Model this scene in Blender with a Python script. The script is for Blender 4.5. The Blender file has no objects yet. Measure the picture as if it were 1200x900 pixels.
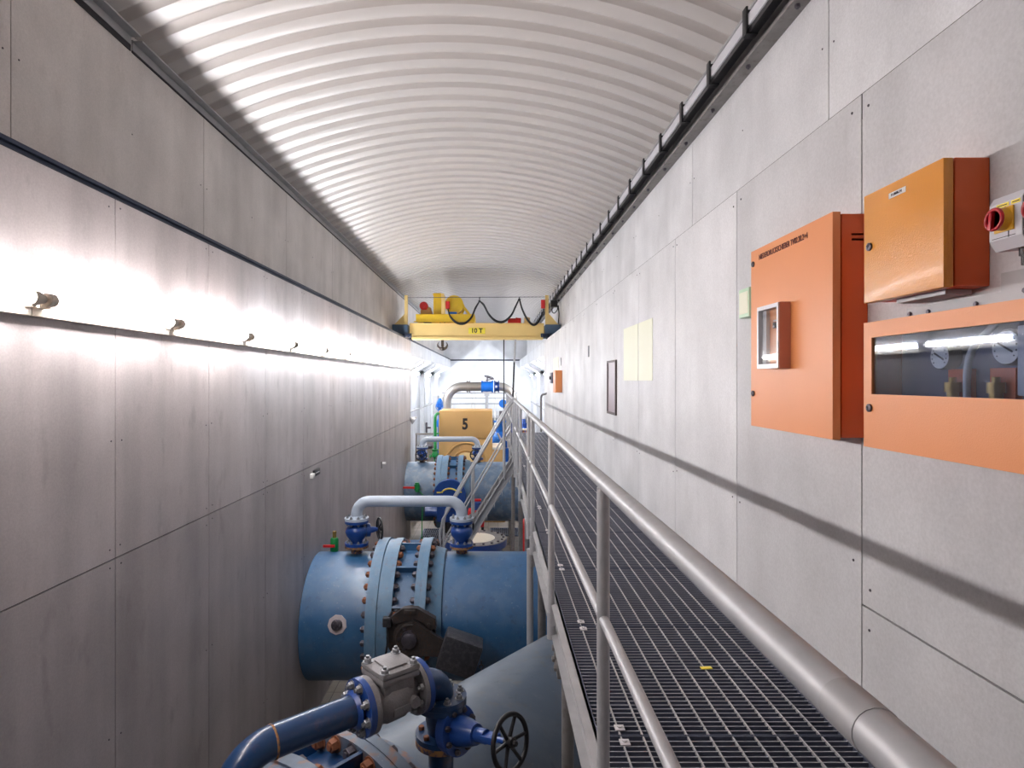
import bpy, bmesh, math, random
from mathutils import Vector as V, Matrix as M, Euler
random.seed(7)
COL = bpy.context.scene.collection
PI = math.pi
ZC = 4.4            # eye height above the floor; the walkway deck is at 2.98

# ------------------------------------------------------------------ materials
def _mat(name):
    m = bpy.data.materials.new(name); m.use_nodes = True
    nt = m.node_tree; b = nt.nodes['Principled BSDF']
    return m, nt, b

def lin(c):
    return tuple((x/12.92 if x <= .04045 else ((x+.055)/1.055)**2.4) for x in [v/255 for v in c])

def paint(name, rgb, rough=.45, metal=0., var=.12, scale=4., bump=0., bscale=60., rust=0., rustcol=(120, 62, 28),
          chalk=0., chalkcol=(190, 200, 205), coat=0., stretch=(1, 1, 1), spec=.5, speck=0., speckcol=(176, 186, 192)):
    m, nt, b = _mat(name); N = nt.nodes; L = nt.links
    tc = N.new('ShaderNodeTexCoord'); mp = N.new('ShaderNodeMapping'); mp.inputs['Scale'].default_value = stretch
    L.new(tc.outputs['Object'], mp.inputs['Vector'])
    def noise(s, d=4.):
        n = N.new('ShaderNodeTexNoise'); n.inputs['Scale'].default_value = s; n.inputs['Detail'].default_value = d
        L.new(mp.outputs['Vector'], n.inputs['Vector']); return n
    c = lin(rgb)
    n1 = noise(scale, 6)
    mx = N.new('ShaderNodeMix'); mx.data_type = 'RGBA'
    mx.inputs['A'].default_value = (*[x*(1-var) for x in c], 1); mx.inputs['B'].default_value = (*[min(1, x*(1+var)) for x in c], 1)
    L.new(n1.outputs['Fac'], mx.inputs['Factor'])
    out = mx.outputs['Result']
    def blend(out, col, amount, s, lo):
        n = noise(s, 8)
        r = N.new('ShaderNodeMapRange'); r.inputs['From Min'].default_value = lo; r.inputs['From Max'].default_value = lo+.14
        r.inputs['To Max'].default_value = amount
        L.new(n.outputs['Fac'], r.inputs['Value'])
        q = N.new('ShaderNodeMix'); q.data_type = 'RGBA'; q.inputs['B'].default_value = (*lin(col), 1)
        L.new(r.outputs['Result'], q.inputs['Factor']); L.new(out, q.inputs['A'])
        return q.outputs['Result']
    if chalk: out = blend(out, chalkcol, chalk, scale*1.7, .47)
    if rust: out = blend(out, rustcol, min(1, rust), scale*2.6, .60-.12*rust)
    if speck: out = blend(out, speckcol, speck, 34, .66); out = blend(out, tuple(v*.55 for v in rgb), speck, 11, .62)
    L.new(out, b.inputs['Base Color'])
    b.inputs['Roughness'].default_value = rough; b.inputs['Metallic'].default_value = metal
    b.inputs['Specular IOR Level'].default_value = spec
    if coat: b.inputs['Coat Weight'].default_value = coat; b.inputs['Coat Roughness'].default_value = .15
    if bump:
        nb = noise(bscale, 3); bp = N.new('ShaderNodeBump'); bp.inputs['Strength'].default_value = bump; bp.inputs['Distance'].default_value = .01
        L.new(nb.outputs['Fac'], bp.inputs['Height']); L.new(bp.outputs['Normal'], b.inputs['Normal'])
    return m

def panel_mat(name, rgb, dirt=.35, rough=.5, tint=(120, 108, 104)):
    """fibre-cement board: per-board tone, mottling, vertical run marks, scuffs"""
    m, nt, b = _mat(name); N = nt.nodes; L = nt.links
    at = N.new('ShaderNodeAttribute'); at.attribute_name = 'tone'
    tc = N.new('ShaderNodeTexCoord')
    def noise(s, d, st):
        mp = N.new('ShaderNodeMapping'); mp.inputs['Scale'].default_value = st
        L.new(tc.outputs['Object'], mp.inputs['Vector'])
        n = N.new('ShaderNodeTexNoise'); n.inputs['Scale'].default_value = s; n.inputs['Detail'].default_value = d
        L.new(mp.outputs['Vector'], n.inputs['Vector']); return n
    def rng(src, a, bb, c, d):
        r = N.new('ShaderNodeMapRange'); r.inputs['From Min'].default_value = a; r.inputs['From Max'].default_value = bb
        r.inputs['To Min'].default_value = c; r.inputs['To Max'].default_value = d
        L.new(src, r.inputs['Value']); return r.outputs['Result']
    def mul(a, bb):
        q = N.new('ShaderNodeMath'); q.operation = 'MULTIPLY'; L.new(a, q.inputs[0]); L.new(bb, q.inputs[1]); return q.outputs[0]
    cloud = rng(noise(1.6, 8, (1, 1, 1)).outputs['Fac'], .3, .7, .86, 1.10)
    streak = rng(noise(2.0, 7, (1, 1.9, .22)).outputs['Fac'], .3, .7, 1-.30*dirt, 1+.18*dirt)
    fine = rng(noise(90, 3, (1, 1, 1)).outputs['Fac'], .3, .7, .93, 1.06)
    v = mul(mul(mul(cloud, streak), fine), at.outputs['Fac'])
    c = N.new('ShaderNodeVectorMath'); c.operation = 'SCALE'; c.inputs[0].default_value = lin(rgb)
    L.new(v, c.inputs['Scale'])
    scf = rng(noise(5.5, 9, (1, 1.6, .6)).outputs['Fac'], .60, .74, 0, .55*dirt)
    q = N.new('ShaderNodeMix'); q.data_type = 'RGBA'; q.inputs['B'].default_value = (*lin(tint), 1)
    L.new(scf, q.inputs['Factor']); L.new(c.outputs['Vector'], q.inputs['A'])
    L.new(q.outputs['Result'], b.inputs['Base Color'])
    rr = rng(noise(3, 5, (1, 1, .5)).outputs['Fac'], .3, .7, rough-.08, rough+.1)
    L.new(rr, b.inputs['Roughness'])
    bp = N.new('ShaderNodeBump'); bp.inputs['Strength'].default_value = .12; bp.inputs['Distance'].default_value = .004
    L.new(noise(140, 3, (1, 1, 1)).outputs['Fac'], bp.inputs['Height']); L.new(bp.outputs['Normal'], b.inputs['Normal'])
    return m

def glow(name, rgb, strength):
    m, nt, b = _mat(name)
    b.inputs['Base Color'].default_value = (.8, .8, .8, 1)
    b.inputs['Emission Color'].default_value = (*rgb, 1); b.inputs['Emission Strength'].default_value = strength
    return m

def glass_mat(name, tint=(.55, .6, .68), refl=.9):
    m = bpy.data.materials.new(name); m.use_nodes = True; nt = m.node_tree; N = nt.nodes; L = nt.links
    N.remove(N['Principled BSDF']); out = N['Material Output']
    t = N.new('ShaderNodeBsdfTransparent'); t.inputs['Color'].default_value = (*tint, 1)
    g = N.new('ShaderNodeBsdfGlossy'); g.inputs['Roughness'].default_value = .03; g.inputs['Color'].default_value = (refl, refl, refl, 1)
    lw = N.new('ShaderNodeLayerWeight'); pw = N.new('ShaderNodeMath'); pw.operation = 'POWER'; pw.inputs[1].default_value = 4.
    L.new(lw.outputs['Facing'], pw.inputs[0])
    f = N.new('ShaderNodeMapRange'); f.inputs['To Min'].default_value = .035; f.inputs['To Max'].default_value = .9
    L.new(pw.outputs[0], f.inputs['Value'])
    x = N.new('ShaderNodeMixShader')
    L.new(f.outputs['Result'], x.inputs[0]); L.new(t.outputs[0], x.inputs[1]); L.new(g.outputs[0], x.inputs[2]); L.new(x.outputs[0], out.inputs[0])
    return m

def floor_mat():
    m, nt, b = _mat('floor_tile'); N = nt.nodes; L = nt.links
    tc = N.new('ShaderNodeTexCoord')
    br = N.new('ShaderNodeTexBrick'); br.offset = 0; br.inputs['Scale'].default_value = 1
    br.inputs['Brick Width'].default_value = .3; br.inputs['Row Height'].default_value = .3; br.inputs['Mortar Size'].default_value = .006
    br.inputs['Color1'].default_value = (*lin((160, 150, 140)), 1); br.inputs['Color2'].default_value = (*lin((136, 128, 120)), 1)
    br.inputs['Mortar'].default_value = (*lin((92, 86, 80)), 1)
    L.new(tc.outputs['Object'], br.inputs['Vector'])
    n = N.new('ShaderNodeTexNoise'); n.inputs['Scale'].default_value = 2.5; n.inputs['Detail'].default_value = 8
    L.new(tc.outputs['Object'], n.inputs['Vector'])
    q = N.new('ShaderNodeMix'); q.data_type = 'RGBA'; q.blend_type = 'MULTIPLY'; q.inputs['Factor'].default_value = .55
    L.new(br.outputs['Color'], q.inputs['A']); L.new(n.outputs['Fac'], q.inputs['B'])
    L.new(q.outputs['Result'], b.inputs['Base Color']); b.inputs['Roughness'].default_value = .6
    return m

MT = dict(
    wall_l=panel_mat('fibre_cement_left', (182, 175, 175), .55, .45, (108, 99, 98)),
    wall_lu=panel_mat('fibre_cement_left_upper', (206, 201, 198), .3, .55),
    wall_r=panel_mat('fibre_cement_right', (222, 222, 224), .2, .5, (150, 146, 146)),
    wall_far=panel_mat('fibre_cement_far', (226, 228, 232), .2, .5, (170, 170, 172)),
    joint=paint('dark_joint', (40, 38, 42), .8, var=.05),
    vault=paint('white_corrugated_sheet', (202, 197, 193), .26, var=.05, scale=1.2, spec=.55),
    floor=floor_mat(),
    galv=paint('galvanised_steel', (176, 177, 180), .47, .3, .18, 24, stretch=(1, 1, 1)),
    galvdull=paint('dull_galvanised_steel', (168, 168, 170), .5, .2, .22, 9),
    galvold=paint('weathered_galvanised_steel', (124, 121, 120), .6, .2, .3, 8, rust=.4, rustcol=(88, 76, 68)),
    grate=paint('grating_steel', (84, 90, 108), .5, .2, .2, 14),
    gratelit=paint('lit_grating_edge', (158, 160, 168), .45, .2, .2, 14),  # paler bar tops: the light catching them is put into the colour
    raildark=paint('dark_rail_steel', (48, 58, 80), .45, .5, .2, 6),
    black=paint('black_paint', (24, 24, 28), .4, 0, .2, 20),
    rubber=paint('black_rubber', (22, 22, 26), .6, 0, .1, 20),
    cast=paint('black_cast_iron', (58, 53, 52), .42, .1, .4, 14, rust=.55, rustcol=(86, 58, 38), bump=.2, bscale=70),
    wtbox=paint('black_weight', (52, 52, 58), .42, 0, .25, 12, chalk=.25, chalkcol=(100, 98, 98), bump=.15),
    pipeworn=paint('weathered_blue_pipe_paint', (86, 112, 140), .45, 0, .2, 4, chalk=.4, chalkcol=(150, 162, 172), rust=.4, rustcol=(104, 96, 88), spec=.7, speck=.3),
    pipe=paint('blue_pipe_paint', (44, 94, 138), .42, 0, .25, 4, chalk=.16, chalkcol=(104, 130, 152), rust=.2, rustcol=(70, 80, 92), spec=.8, coat=.25, speck=.5),
    pipegrey=paint('grey_blue_pipe_paint', (78, 92, 108), .45, 0, .18, 4, chalk=.25, chalkcol=(104, 112, 120), rust=.3, rustcol=(98, 88, 78), spec=.7, speck=.35, speckcol=(150, 142, 128)),
    ring=paint('pale_blue_flange_paint', (92, 128, 158), .45, 0, .15, 6, chalk=.35, chalkcol=(116, 136, 154), rust=.25, speck=.4),
    ringgrey=paint('grey_flange_paint', (84, 98, 116), .5, 0, .2, 5, chalk=.25, chalkcol=(108, 118, 128), rust=.6, rustcol=(138, 86, 40), speck=.4),
    blue=paint('deep_blue_paint', (26, 66, 138), .3, 0, .15, 8, rust=.15, rustcol=(60, 70, 90), coat=.3),
    bluepipe=paint('dark_blue_pipe_paint', (18, 56, 98), .3, 0, .15, 6, rust=.28, rustcol=(110, 74, 52), coat=.3),
    brightblue=paint('bright_blue_paint', (24, 112, 206), .35, 0, .2, 4),
    bypass=paint('pale_grey_blue_paint', (176, 186, 200), .45, 0, .1, 9, rust=.15, rustcol=(120, 126, 136)),
    castgrey=paint('grey_cast_body', (132, 130, 132), .5, .3, .3, 12, bump=.25, bscale=90),
    rust=paint('rusted_bolt', (136, 84, 56), .7, .1, .4, 30),
    rustring=paint('rusted_flange', (150, 110, 70), .7, .1, .5, 14, rust=.9, rustcol=(60, 68, 96)),
    bolt=paint('dark_bolt_steel', (86, 82, 90), .42, .6, .3, 30),
    boltlight=paint('light_bolt_steel', (150, 152, 156), .35, .7, .2, 30),
    orange=paint('orange_cabinet_paint', (228, 148, 92), .38, 0, .05, 3, bump=.10, bscale=260),
    orangeshade=paint('orange_cabinet_shaded', (212, 92, 34), .45, 0, .05, 3),  # cabinet orange deepened, so the shade of the sides is in the colour
    amber=paint('amber_cabinet_paint', (222, 148, 56), .25, 0, .05, 3, bump=.2, bscale=230, coat=.2),
    crane=paint('cream_yellow_paint', (238, 208, 136), .45, 0, .06, 3),
    hoist=paint('signal_yellow_paint', (226, 190, 44), .42, 0, .12, 6),
    craneblue=paint('slate_blue_paint', (62, 84, 108), .5, 0, .15, 6),
    red=paint('red_paint', (196, 34, 34), .4, 0, .12, 8),
    green=paint('green_paint', (22, 128, 62), .4, 0, .12, 8),
    ochre=paint('ochre_paint', (200, 158, 98), .45, 0, .05, 2),
    ochrelight=paint('pale_ochre_paint', (226, 196, 138), .45, 0, .06, 3),
    white=paint('white_paint', (232, 230, 226), .45, 0, .05, 4),
    whitepatch=paint('pale_primer_patch', (196, 186, 188), .6, 0, .15, 20),
    plastic=paint('light_grey_plastic', (206, 206, 212), .4, 0, .03, 4),
    plasticdark=paint('dark_grey_plastic', (96, 98, 116), .45, 0, .05, 4),
    alu=paint('aluminium_frame', (208, 206, 210), .35, .3, .05, 6),
    alurose=paint('anodised_side', (186, 124, 108), .5, 0, .05, 6),
    yellow=paint('yellow_plate', (240, 222, 72), .5, 0, .04, 6),
    knobyellow=paint('knob_yellow', (226, 176, 40), .45, 0, .05, 6),
    knobred=paint('knob_red', (172, 24, 38), .3, 0, .05, 6),
    ink=paint('black_ink', (30, 24, 28), .6, 0, .02, 6),
    inkred=paint('dark_red_ink', (92, 34, 26), .6, 0, .02, 6),
    inkgold=paint('yellow_mark', (236, 214, 96), .5, 0, .05, 6),
    paleyellow=paint('pale_yellow_tone', (240, 241, 218), .5, 0, .02, 3),
    palegreen=paint('pale_green_plastic', (196, 226, 196), .4, 0, .03, 4),
    mauve=paint('mauve_plate', (150, 134, 140), .4, 0, .12, 6),
    brown=paint('dark_brown_frame', (70, 54, 54), .5, 0, .1, 6),
    tile=paint('stainless_pipe', (176, 170, 164), .3, .7, .08, 4),
    brass=paint('brass', (170, 140, 80), .35, .8, .1, 20),
    dial=paint('white_dial', (228, 228, 224), .4, 0, .02, 6),
    cover=paint('cream_cover', (214, 206, 190), .6, 0, .08, 6),
    beige=paint('lamp_socket_plastic', (196, 186, 172), .5, 0, .05, 6),
    glass=glass_mat('cabinet_glass', (.70, .74, .82)),
    clear=glass_mat('clear_glass', (.95, .96, .96)),
    rose=glow('fluorescent_rose', (1.0, .93, .92), 58),
    cool=glow('fluorescent_cool', (.93, .96, 1.0), 58),
    far=glow('fluorescent_far', (.92, .95, 1.0), 175),
)

# ------------------------------------------------------------------ mesh builder
class MB:
    def __init__(s): s.bm = bmesh.new(); s.mi = 0
    def _tag(s, n0):
        s.bm.faces.ensure_lookup_table()
        for f in s.bm.faces[n0:]: f.material_index = s.mi
    def box(s, c, size, rot=None, bev=0.):
        n0 = len(s.bm.faces); c = V(c)
        tb = bmesh.new(); bmesh.ops.create_cube(tb, size=1.)
        for v in tb.verts: v.co = V((v.co.x*size[0], v.co.y*size[1], v.co.z*size[2]))
        if bev: bmesh.ops.bevel(tb, geom=tb.edges[:], offset=min(bev, .45*min(abs(q) for q in size)), segments=2, affect='EDGES', profile=.6)
        vm = {v: s.bm.verts.new((rot @ v.co if rot is not None else v.co)+c) for v in tb.verts}
        for f in tb.faces: s.bm.faces.new([vm[v] for v in f.verts])
        tb.free(); s._tag(n0); return s
    def span(s, lo, hi, bev=0.):
        lo, hi = V(lo), V(hi)
        return s.box((lo+hi)/2, hi-lo, None, bev)
    def _ring(s, c, u, w, r, seg, ph=0.):
        return [s.bm.verts.new(c + u*(r*math.cos(2*PI*i/seg+ph)) + w*(r*math.sin(2*PI*i/seg+ph))) for i in range(seg)]
    def lathe(s, prof, o, ax, seg=32, ph=0., cap=True):
        """prof: list of (axial, radius)"""
        n0 = len(s.bm.faces); o = V(o); ax = V(ax).normalized()
        u = ax.orthogonal().normalized(); w = ax.cross(u)
        prev = None; first = None
        for a, r in prof:
            if r <= 1e-6: ring = [s.bm.verts.new(o+ax*a)]
            else: ring = s._ring(o+ax*a, u, w, r, seg, ph)
            if prev is not None:
                if len(prev) == 1 and len(ring) > 1:
                    for i in range(seg): s.bm.faces.new((prev[0], ring[(i+1) % seg], ring[i]))
                elif len(ring) == 1 and len(prev) > 1:
                    for i in range(seg): s.bm.faces.new((prev[i], prev[(i+1) % seg], ring[0]))
                elif len(ring) > 1:
                    for i in range(seg): s.bm.faces.new((prev[i], prev[(i+1) % seg], ring[(i+1) % seg], ring[i]))
            else: first = ring
            prev = ring
        if cap:
            if len(first) > 1: s.bm.faces.new(list(reversed(first)))
            if len(prev) > 1: s.bm.faces.new(prev)
        s._tag(n0); return s
    def cyl(s, p0, p1, r, r2=None, seg=20):
        p0, p1 = V(p0), V(p1); d = p1-p0
        return s.lathe([(0, r), (d.length, r if r2 is None else r2)], p0, d, seg)
    def tube(s, pts, r, seg=12, closed=False):
        n0 = len(s.bm.faces); pts = [V(p) for p in pts]; n = len(pts)
        T = []
        for i in range(n):
            a = pts[(i-1) % n] if (closed or i > 0) else pts[i]
            b = pts[(i+1) % n] if (closed or i < n-1) else pts[i]
            T.append((b-a).normalized())
        u = T[0].orthogonal().normalized(); rings = []
        for i in range(n):
            if i: u = (T[i-1].rotation_difference(T[i]) @ u); u = (u - T[i]*u.dot(T[i])).normalized()
            rr = r[i] if isinstance(r, (list, tuple)) else r
            rings.append(s._ring(pts[i], u, T[i].cross(u), rr, seg))
        m = n if closed else n-1
        for k in range(m):
            A, B = rings[k], rings[(k+1) % n]
            off = 0
            if closed and k == n-1:
                off = min(range(seg), key=lambda o: (A[0].co-B[o].co).length)
            for i in range(seg):
                s.bm.faces.new((A[i], A[(i+1) % seg], B[(i+1+off) % seg], B[(i+off) % seg]))
        if not closed:
            s.bm.faces.new(list(reversed(rings[0]))); s.bm.faces.new(rings[-1])
        s._tag(n0); return s
    def torus(s, c, ax, R, r, n=32, seg=10):
        ax = V(ax).normalized(); u = ax.orthogonal().normalized(); w = ax.cross(u); c = V(c)
        return s.tube([c+u*R*math.cos(2*PI*i/n)+w*R*math.sin(2*PI*i/n) for i in range(n)], r, seg, True)
    def prism(s, poly, vec):
        n0 = len(s.bm.faces); vec = V(vec)
        a = [s.bm.verts.new(V(p)) for p in poly]; b = [s.bm.verts.new(V(p)+vec) for p in poly]
        s.bm.faces.new(list(reversed(a))); s.bm.faces.new(b); n = len(a)
        for i in range(n): s.bm.faces.new((a[i], a[(i+1) % n], b[(i+1) % n], b[i]))
        s._tag(n0); return s
    def sphere(s, c, r, seg=20, sq=(1, 1, 1)):
        n0 = len(s.bm.faces)
        q = bmesh.ops.create_uvsphere(s.bm, u_segments=seg, v_segments=max(8, seg//2), radius=r)
        for v in q['verts']: v.co = V((v.co.x*sq[0], v.co.y*sq[1], v.co.z*sq[2])) + V(c)
        s._tag(n0); return s
    def nut(s, c, ax, r, h):
        ax = V(ax).normalized(); return s.lathe([(0, r), (h*.85, r), (h, r*.86)], c, ax, 6)

def world_of(o):
    w = M.LocRotScale(o.location, o.rotation_euler, o.scale)
    return w if o.parent is None else world_of(o.parent) @ o.matrix_parent_inverse @ w

def obj(name, mb, mat, parent=None, local=False, smooth=40, label=None):
    bm = mb.bm
    bmesh.ops.recalc_face_normals(bm, faces=bm.faces)
    me = bpy.data.meshes.new(name)
    off = V((0, 0, 0))
    if parent is None:
        xs = [v.co for v in bm.verts]
        lo = V([min(v[i] for v in xs) for i in range(3)]); hi = V([max(v[i] for v in xs) for i in range(3)])
        off = V(((lo.x+hi.x)/2, (lo.y+hi.y)/2, lo.z))
        for v in bm.verts: v.co -= off
    bm.to_mesh(me); bm.free()
    mats = mat if isinstance(mat, (list, tuple)) else [mat]
    for k in mats: me.materials.append(MT[k])
    if smooth:
        me.polygons.foreach_set('use_smooth', [True]*len(me.polygons))
        me.set_sharp_from_angle(angle=math.radians(smooth))
    o = bpy.data.objects.new(name, me); COL.objects.link(o); o.location = off
    if parent is not None:
        o.parent = parent
        if not local: o.matrix_parent_inverse = world_of(parent).inverted()
    if label: o['label'] = label
    return o

def tag(o, label, cat, group=None, kind=None):
    o['label'] = label; o['category'] = cat
    if group: o['group'] = group
    if kind: o['kind'] = kind
    return o

def thing(name, label, cat, loc, rz=0., group=None):
    o = bpy.data.objects.new(name, None); COL.objects.link(o)
    o.location = V(loc); o.rotation_euler = (0, 0, rz); o.empty_display_size = .1
    return tag(o, label, cat, group)

def struct(name, mb, mat, **k):
    o = obj(name, mb, mat, **k); o['kind'] = 'structure'; return o

def copy_part(src, parent, M4):
    """a copy of a part sharing its mesh, placed by a local matrix under its thing"""
    c = src.copy(); COL.objects.link(c); c.parent = parent; c.matrix_parent_inverse = M.Identity(4)
    c.matrix_local = M4; return c

def dup(root, loc, rz=None, label=None):
    r = root.copy(); COL.objects.link(r); r.location = V(loc)
    if rz is not None: r.rotation_euler = (0, 0, rz)
    if label: r['label'] = label
    for ch in list(root.children):
        c = ch.copy(); COL.objects.link(c); c.parent = r; c.matrix_parent_inverse = ch.matrix_parent_inverse.copy()
        for g in list(ch.children):
            d = g.copy(); COL.objects.link(d); d.parent = c; d.matrix_parent_inverse = g.matrix_parent_inverse.copy()
    return r

def bend(pts, r, n=8):
    """polyline with rounded corners"""
    pts = [V(p) for p in pts]; out = [pts[0]]
    for i in range(1, len(pts)-1):
        a, b, c = pts[i-1], pts[i], pts[i+1]
        d1 = (a-b).normalized(); d2 = (c-b).normalized()
        ang = d1.angle(d2); t = min(r/math.tan(ang/2), (a-b).length*.49 if i > 1 else (a-b).length*.98, (c-b).length*.49 if i < len(pts)-2 else (c-b).length*.98)
        rr = t*math.tan(ang/2)
        p1 = b+d1*t; p2 = b+d2*t; cen = b+(d1+d2).normalized()*(rr/math.sin(ang/2))
        e1 = (p1-cen); e2 = (p2-cen); tot = e1.angle(e2); ax = e1.cross(e2).normalized()
        for k in range(n+1): out.append(cen + M.Rotation(tot*k/n, 3, ax) @ e1)
    out.append(pts[-1]); return out

def curve_pts(pts, n=8):
    """Catmull-Rom through points"""
    P = [V(p) for p in pts]; P = [P[0]*2-P[1]] + P + [P[-1]*2-P[-2]]; out = []
    for i in range(1, len(P)-2):
        for k in range(n):
            t = k/n; a, b, c, d = P[i-1:i+3]
            out.append(.5*((2*b)+(c-a)*t+(2*a-5*b+4*c-d)*t*t+(3*b-a-3*c+d)*t**3))
    out.append(P[-2]); return out

def text(name, body, size, origin, xdir, ydir, mat, parent, squeeze=1., align='LEFT', depth=.0008, label=None, bold=.012):
    cu = bpy.data.curves.new(name, 'FONT'); cu.body = body; cu.size = size; cu.extrude = depth; cu.offset = size*bold
    cu.align_x = align; cu.align_y = 'CENTER'
    tmp = bpy.data.objects.new('tmp_text', cu); COL.objects.link(tmp)
    dg = bpy.context.evaluated_depsgraph_get()
    me = bpy.data.meshes.new_from_object(tmp.evaluated_get(dg))
    bpy.data.objects.remove(tmp); bpy.data.curves.remove(cu)
    x = V(xdir).normalized(); y = V(ydir).normalized(); z = x.cross(y)
    mw = M((( x.x*squeeze, y.x, z.x, origin[0]), (x.y*squeeze, y.y, z.y, origin[1]), (x.z*squeeze, y.z, z.z, origin[2]), (0, 0, 0, 1)))
    me.transform(mw); me.materials.clear(); me.materials.append(MT[mat]); me.name = name
    o = bpy.data.objects.new(name, me); COL.objects.link(o)
    o.parent = parent; o.matrix_parent_inverse = world_of(parent).inverted()
    if label: o['label'] = label
    return o

# ------------------------------------------------------------------ room dimensions
XL, XR = -2.35, 1.45          # faces of the lower walls
XLU, XRU = -2.74, 1.84        # faces of the set-back upper walls
Y0, YW, YE = -5.0, 17.45, 33.7
ZL, ZT = 5.53, 7.02           # ledge, top of the walls

def boards(name, x, nx, ycuts, zcuts, mat, tones, thick=.012, gap=.008, screws=True, skip=()):
    """wall of separate boards; the gaps show the dark backing behind"""
    mb = MB(); lay = mb.bm.loops.layers.float_color.new('tone')
    sg = 1 if nx > 0 else -1
    rnd = random.Random(name)
    for i in range(len(ycuts)-1):
        zc = zcuts(i) if callable(zcuts) else zcuts
        for j in range(len(zc)-1):
            y0, y1, z0, z1 = ycuts[i]+gap/2, ycuts[i+1]-gap/2, zc[j]+gap/2, zc[j+1]-gap/2
            n0 = len(mb.bm.faces); mb.mi = 0
            mb.span((min(x, x-sg*thick), y0, z0), (max(x, x-sg*thick), y1, z1))
            t = tones(i, j) if callable(tones) else 1.; t *= rnd.uniform(.965, 1.035)
            mb.bm.faces.ensure_lookup_table()
            for f in mb.bm.faces[n0:]:
                for l in f.loops: l[lay] = (t, t, t, 1)
            if screws and y1 > -1:
                mb.mi = 1; n1 = len(mb.bm.faces)
                ys = [y0+.05, y1-.05] if y1-y0 < 1.6 else [y0+.05, (y0+y1)/2, y1-.05]
                zs = [z0+.06, z0+(z1-z0)/3, z0+2*(z1-z0)/3, z1-.06] if z1-z0 > 1.6 else [z0+.06, (z0+z1)/2, z1-.06]
                for yy in ys:
                    for zz in zs:
                        yy2 = yy+rnd.uniform(-.012, .012); zz2 = zz+rnd.uniform(-.02, .02)
                        mb.cyl((x-sg*.004, yy2, zz2), (x+sg*.003, yy2, zz2), .007, .005, 8)
                mb.bm.faces.ensure_lookup_table()
                for f in mb.bm.faces[n1:]:
                    for l in f.loops: l[lay] = (1, 1, 1, 1)
    mb.mi = 2; n2 = len(mb.bm.faces)
    mb.span((min(x-sg*(thick+.001), x-sg*.10), ycuts[0], (zcuts(0) if callable(zcuts) else zcuts)[0]),
            (max(x-sg*(thick+.001), x-sg*.10), ycuts[-1], (zcuts(0) if callable(zcuts) else zcuts)[-1]))
    return struct(name, mb, [mat, 'bolt', 'joint'], smooth=0)

def cuts(first, pitch, lo, hi):
    c = [lo]; k = math.ceil((lo-first)/pitch+.2)
    while first+k*pitch < hi-.12: c.append(first+k*pitch); k += 1
    return c+[hi]

yl = cuts(3.81, 1.255, Y0, YW)
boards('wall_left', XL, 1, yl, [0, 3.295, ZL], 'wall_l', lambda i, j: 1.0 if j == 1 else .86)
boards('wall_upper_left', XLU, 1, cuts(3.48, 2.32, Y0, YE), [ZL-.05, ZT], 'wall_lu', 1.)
yr = cuts(2.41, 1.235, Y0, YW)
def zr(i):
    return [0, 3.52, ZL] if yr[i+1] < 2.5 else [0, ZL]
def tr(i, j):
    return .82 if yr[i+1] < 3.75 else 1.
boards('wall_right', XR, -1, yr, zr, 'wall_r', tr)
boards('wall_upper_right', XRU, -1, cuts(3.36, 2.3, Y0, YE), [ZL-.05, ZT], 'wall_r', .97)

# ledges between the lower and upper walls, fascias over the side bays
for nm, a, b in (('trim_1', XLU-.05, XL-.002), ('trim_2', XR+.002, XRU+.05)):
    mb = MB(); mb.span((a, Y0, ZL-.10), (b, YE, ZL)); struct(nm, mb, 'wall_far', smooth=0)
BL, BR = -2.98, 2.08          # rear faces of the side bays
def tone_mesh(mb):
    lay = mb.bm.loops.layers.float_color.new('tone')
    for f in mb.bm.faces:
        for l in f.loops: l[lay] = (1, 1, 1, 1)
for nm, x0, x1, xb in (('wall_fascia_left', XL-.03, XL, BL), ('wall_fascia_right', XR, XR+.03, BR)):
    mb = MB(); y = YW+.002
    while y < YE-.1:
        mb.span((x0, y+.003, 5.10), (x1, min(YE, y+2.3)-.003, ZL-.003)); y += 2.3
    sg = 1 if xb < 0 else -1
    xi = x0 if sg > 0 else x1
    # sloping soffit of the bays
    mb.prism([(xi, YW, 5.10), (xi, YW, 5.16), (xb, YW, 4.84), (xb, YW, 4.76)], (0, YE-YW, 0))
    tone_mesh(mb); struct(nm, mb, 'wall_far', smooth=0)
for nm, xb, sg in (('wall_bay_left', BL, 1), ('wall_bay_right', BR, -1)):
    mb = MB()
    mb.span((min(xb, xb-sg*.1), YW, 0), (max(xb, xb-sg*.1), YE, 5.0))
    for yy in (20.9, 25.2, 29.6):        # piers with their sloping heads
        p0 = xb; p1 = xb+sg*.16
        mb.span((min(p0, p1), yy-.25, 0), (max(p0, p1), yy+.25, 4.80))
        xi = (XL-.03) if sg > 0 else (XR+.03)
        mb.prism([(xb, yy-.25, 4.60), (xb, yy-.25, 4.80), (xi, yy-.25, 5.12), (xi, yy-.25, 4.98)], (0, .5, 0))
    tone_mesh(mb); struct(nm, mb, 'wall_far', smooth=0)
    # the end of the thick lower wall
    mb = MB(); a, b = (xb-.1, XL-.013) if sg > 0 else (XR+.013, xb+.1)
    mb.span((a, YW-.15, 0), (b, YW-.001, ZL-.1)); tone_mesh(mb)
    struct('wall_return_left' if sg > 0 else 'wall_return_right', mb, 'wall_far', smooth=0)

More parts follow.
